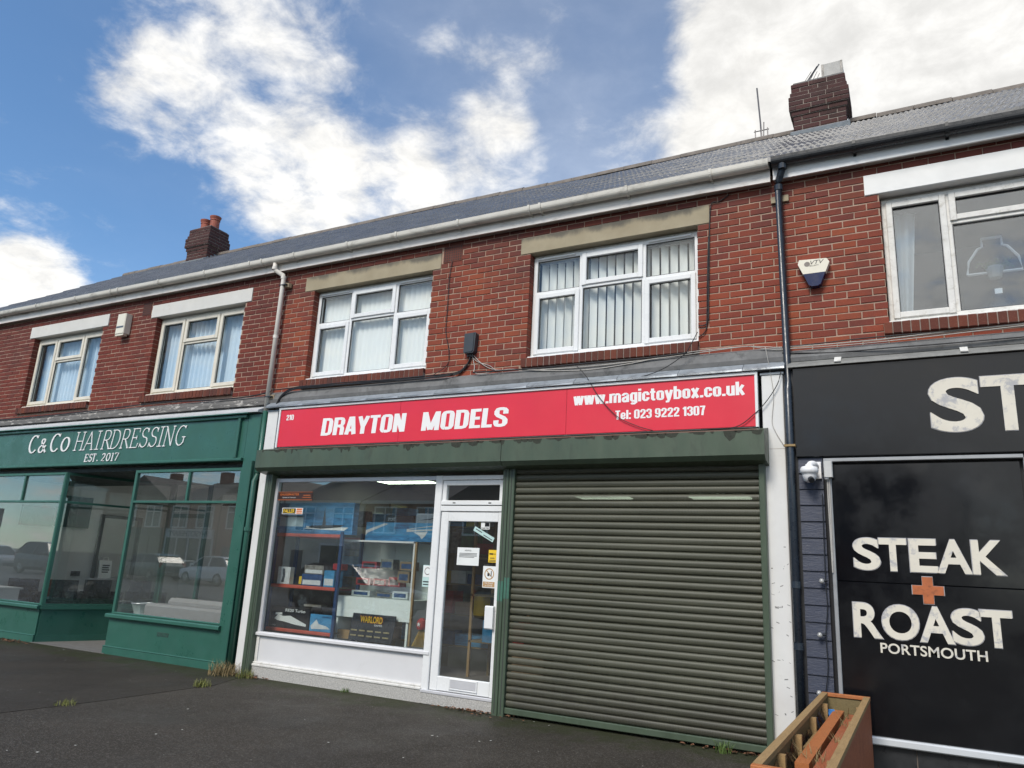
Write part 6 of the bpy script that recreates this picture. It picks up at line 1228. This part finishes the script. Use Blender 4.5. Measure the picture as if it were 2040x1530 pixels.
# parked cars
M_TYRE = pm('tyre_rubber', (.015, .015, .016), .8, .2, 10); M_RIM = pm('alloy_rim', (.45, .46, .47), .3, .05, 5, metal=.8); M_CGL = pm('car_glass', (.012, .015, .018), .05, .1, 3); M_TAIL = pm('red_tail_lamp', (.35, .01, .01), .2); M_HEAD = pm('clear_head_lamp', (.6, .62, .64), .15)
def car(x, y, rz, col, lab, rough=.25, suv=0.0):
    m_paint = pm('car_paint_%d' % (len(MATS)), col, rough, .03, 2, spec=.8); c = empty('parked_car', (0, 0, 0), lab, 'car', 'cars parked along the street'); s = suv
    st = [(-2.02, .38, .58, .66), (-1.93, .26, .74+s*.5, .80), (-1.3, .22, .86+s, .87), (-.75, .21, .93+s, .885), (.5, .21, .96+s, .885), (1.45, .23, .99+s, .87), (1.90, .27, .96+s, .82), (2.02, .42, .80, .72)]
    m = MB(); K = 10
    for (px, zb, zt, w) in st:
        for (u, v) in ((-.88, 0), (-1, .18), (-1.0, .62), (-.955, .93), (-.80, 1.0), (.80, 1.0), (.955, .93), (1.0, .62), (1, .18), (.88, 0)): m.v.append((px, w*u, zb+(zt-zb)*v))
    for i in range(len(st)-1):
        for k in range(K): a = i*K+k; b = i*K+(k+1) % K; m.f.append((a, b, b+K, a+K)); m.m.append(0)
    m.f += [tuple(range(K)), tuple(range(len(st)*K-1, len(st)*K-K-1, -1))]; m.m += [0, 0]; m.build('body', m_paint, c, smooth=False)
    def cab(pr, inset, mat, nm):
        q = MB(); n_ = len(pr); wf = lambda z: .835-(z-.9-s)*.36-inset
        q.add([(px, -wf(z), z) for px, z in pr]+[(px, wf(z), z) for px, z in pr], [tuple(range(n_)), tuple(range(2*n_-1, n_-1, -1))]+[(i, n_+i, n_+(i+1) % n_, (i+1) % n_) for i in range(n_)]); return q.build(nm, mat, c)
    zr = 1.44+s*2.2
    cab([(-1.02, .90+s), (-.30, zr-.05), (-.1, zr-.02), (1.15, zr-.03), (1.45, zr-.12), (1.86, .97+s)], .0, M_CGL, 'windows'); cab([(-.34, zr-.055), (-.1, zr-.012), (.5, zr), (1.15, zr-.018), (1.50, zr-.10), (1.40, zr-.11), (1.1, zr-.05), (-.2, zr-.055)], -.012, m_paint, 'roof')
    for sgn in (-1, 1):
        q = MB()
        for (a, b, cc, d) in ((-1.05, .90+s, -.30, zr-.05), (.42, .93+s, .36, zr-.03), (1.86, .97+s, 1.38, zr-.10)):
            wf = lambda z: .835-(z-.9-s)*.36+.006; q.tube([(a, sgn*wf(b), b), (cc, sgn*wf(d), d)], .035, 6)
        q.build('pillars', m_paint, c)
        MB().obox((-.78, sgn*.95, 1.0+s), (.08, 0, 0), (0, .06, 0), (0, 0, .055)).build('wing_mirror', m_paint, c); MB().obox((-1.86, sgn*.64, .68+s*.6), (.10, -sgn*.04, .02), (0, .13, 0), (0, 0, .06)).build('headlight', M_HEAD, c); MB().obox((1.93, sgn*.70, .84+s), (.05, 0, 0), (0, .09, 0), (-.02, 0, .13)).build('tail_light', M_TAIL, c)
        for px in (-1.28, 1.25):
            w = MB(); r_ = .315+s*.2; n_ = 20
            prof = [(.62*r_, -.10), (.92*r_, -.10), (r_, -.06), (r_, .06), (.92*r_, .10), (.62*r_, .10)]
            for (rr_, yy) in prof:
                for k in range(n_): w.v.append((px+rr_*math.cos(6.283*k/n_), sgn*.80+yy, r_+rr_*math.sin(6.283*k/n_)))
            for i in range(len(prof)-1):
                for k in range(n_): a = i*n_+k; b = i*n_+(k+1) % n_; w.f.append((a, b, b+n_, a+n_)); w.m.append(0)
            w = w.build('wheel', M_TYRE, c); q = MB()
            for k in range(5): a = 6.283*k/5; q.obox((px+.11*math.cos(a), sgn*.885, r_+.11*math.sin(a)), (.10*math.cos(a), 0, .10*math.sin(a)), (0, .012, 0), (-.03*math.sin(a), 0, .03*math.cos(a)))
            q.tube([(px, sgn*.87, r_), (px, sgn*.90, r_)], .05, 10); q.tube([(px, sgn*.80, r_), (px, sgn*.865, r_)], .62*r_, 16); q.build('rim', M_RIM, w)
    MB().box(-2.035, -2.0, -.55, .55, .30, .44).build('bumper_grille', M_BLACKP, c)
    c.location = (x, y, 0); c.rotation_euler = (0, 0, rz)
car(-30.3, -20.6, R_(4), (.74, .75, .76), 'white hatchback parked across the street, mirrored in the right salon bay'); car(-36.0, -21.0, R_(4), (.10, .13, .12), 'dark green hatchback parked in front of the white one across the street'); car(-41.5, -18.6, R_(176), (.05, .06, .08), 'dark sports utility car mirrored in the left salon bay', suv=.14); car(-48.0, -19.0, R_(178), (.30, .31, .33), 'silver car further along the street, mirrored at the left edge')
car(-12.6, -10.4, R_(182), (.014, .015, .017), 'black car parked near the shops, mirrored in the display window'); car(-6.2, -10.3, R_(182), (.09, .09, .10), 'dark grey car parked behind the photographer')
T = empty('traffic_light', (-44.6, -18.2, 0), 'black traffic light showing green, mirrored in the left salon bay', 'traffic light'); MB().tube([(-44.6, -17.0, 0), (-44.6, -17.0, 2.5)], .055, 10).build('pole', M_BLACKP, T); MB().box(-44.78, -44.42, -17.15, -16.88, 2.45, 3.5).build('head', M_BLACKP, T)
for i, (nm, m_) in enumerate((('green_lamp', emis('green_signal', (.05, 1.0, .55), 6)), ('amber_lamp', M_ORP), ('red_lamp', M_TAIL))): MB().tube([(-44.6, -16.88, 2.64+i*.32), (-44.6, -16.85, 2.64+i*.32)], .105, 14).build(nm, m_, T)
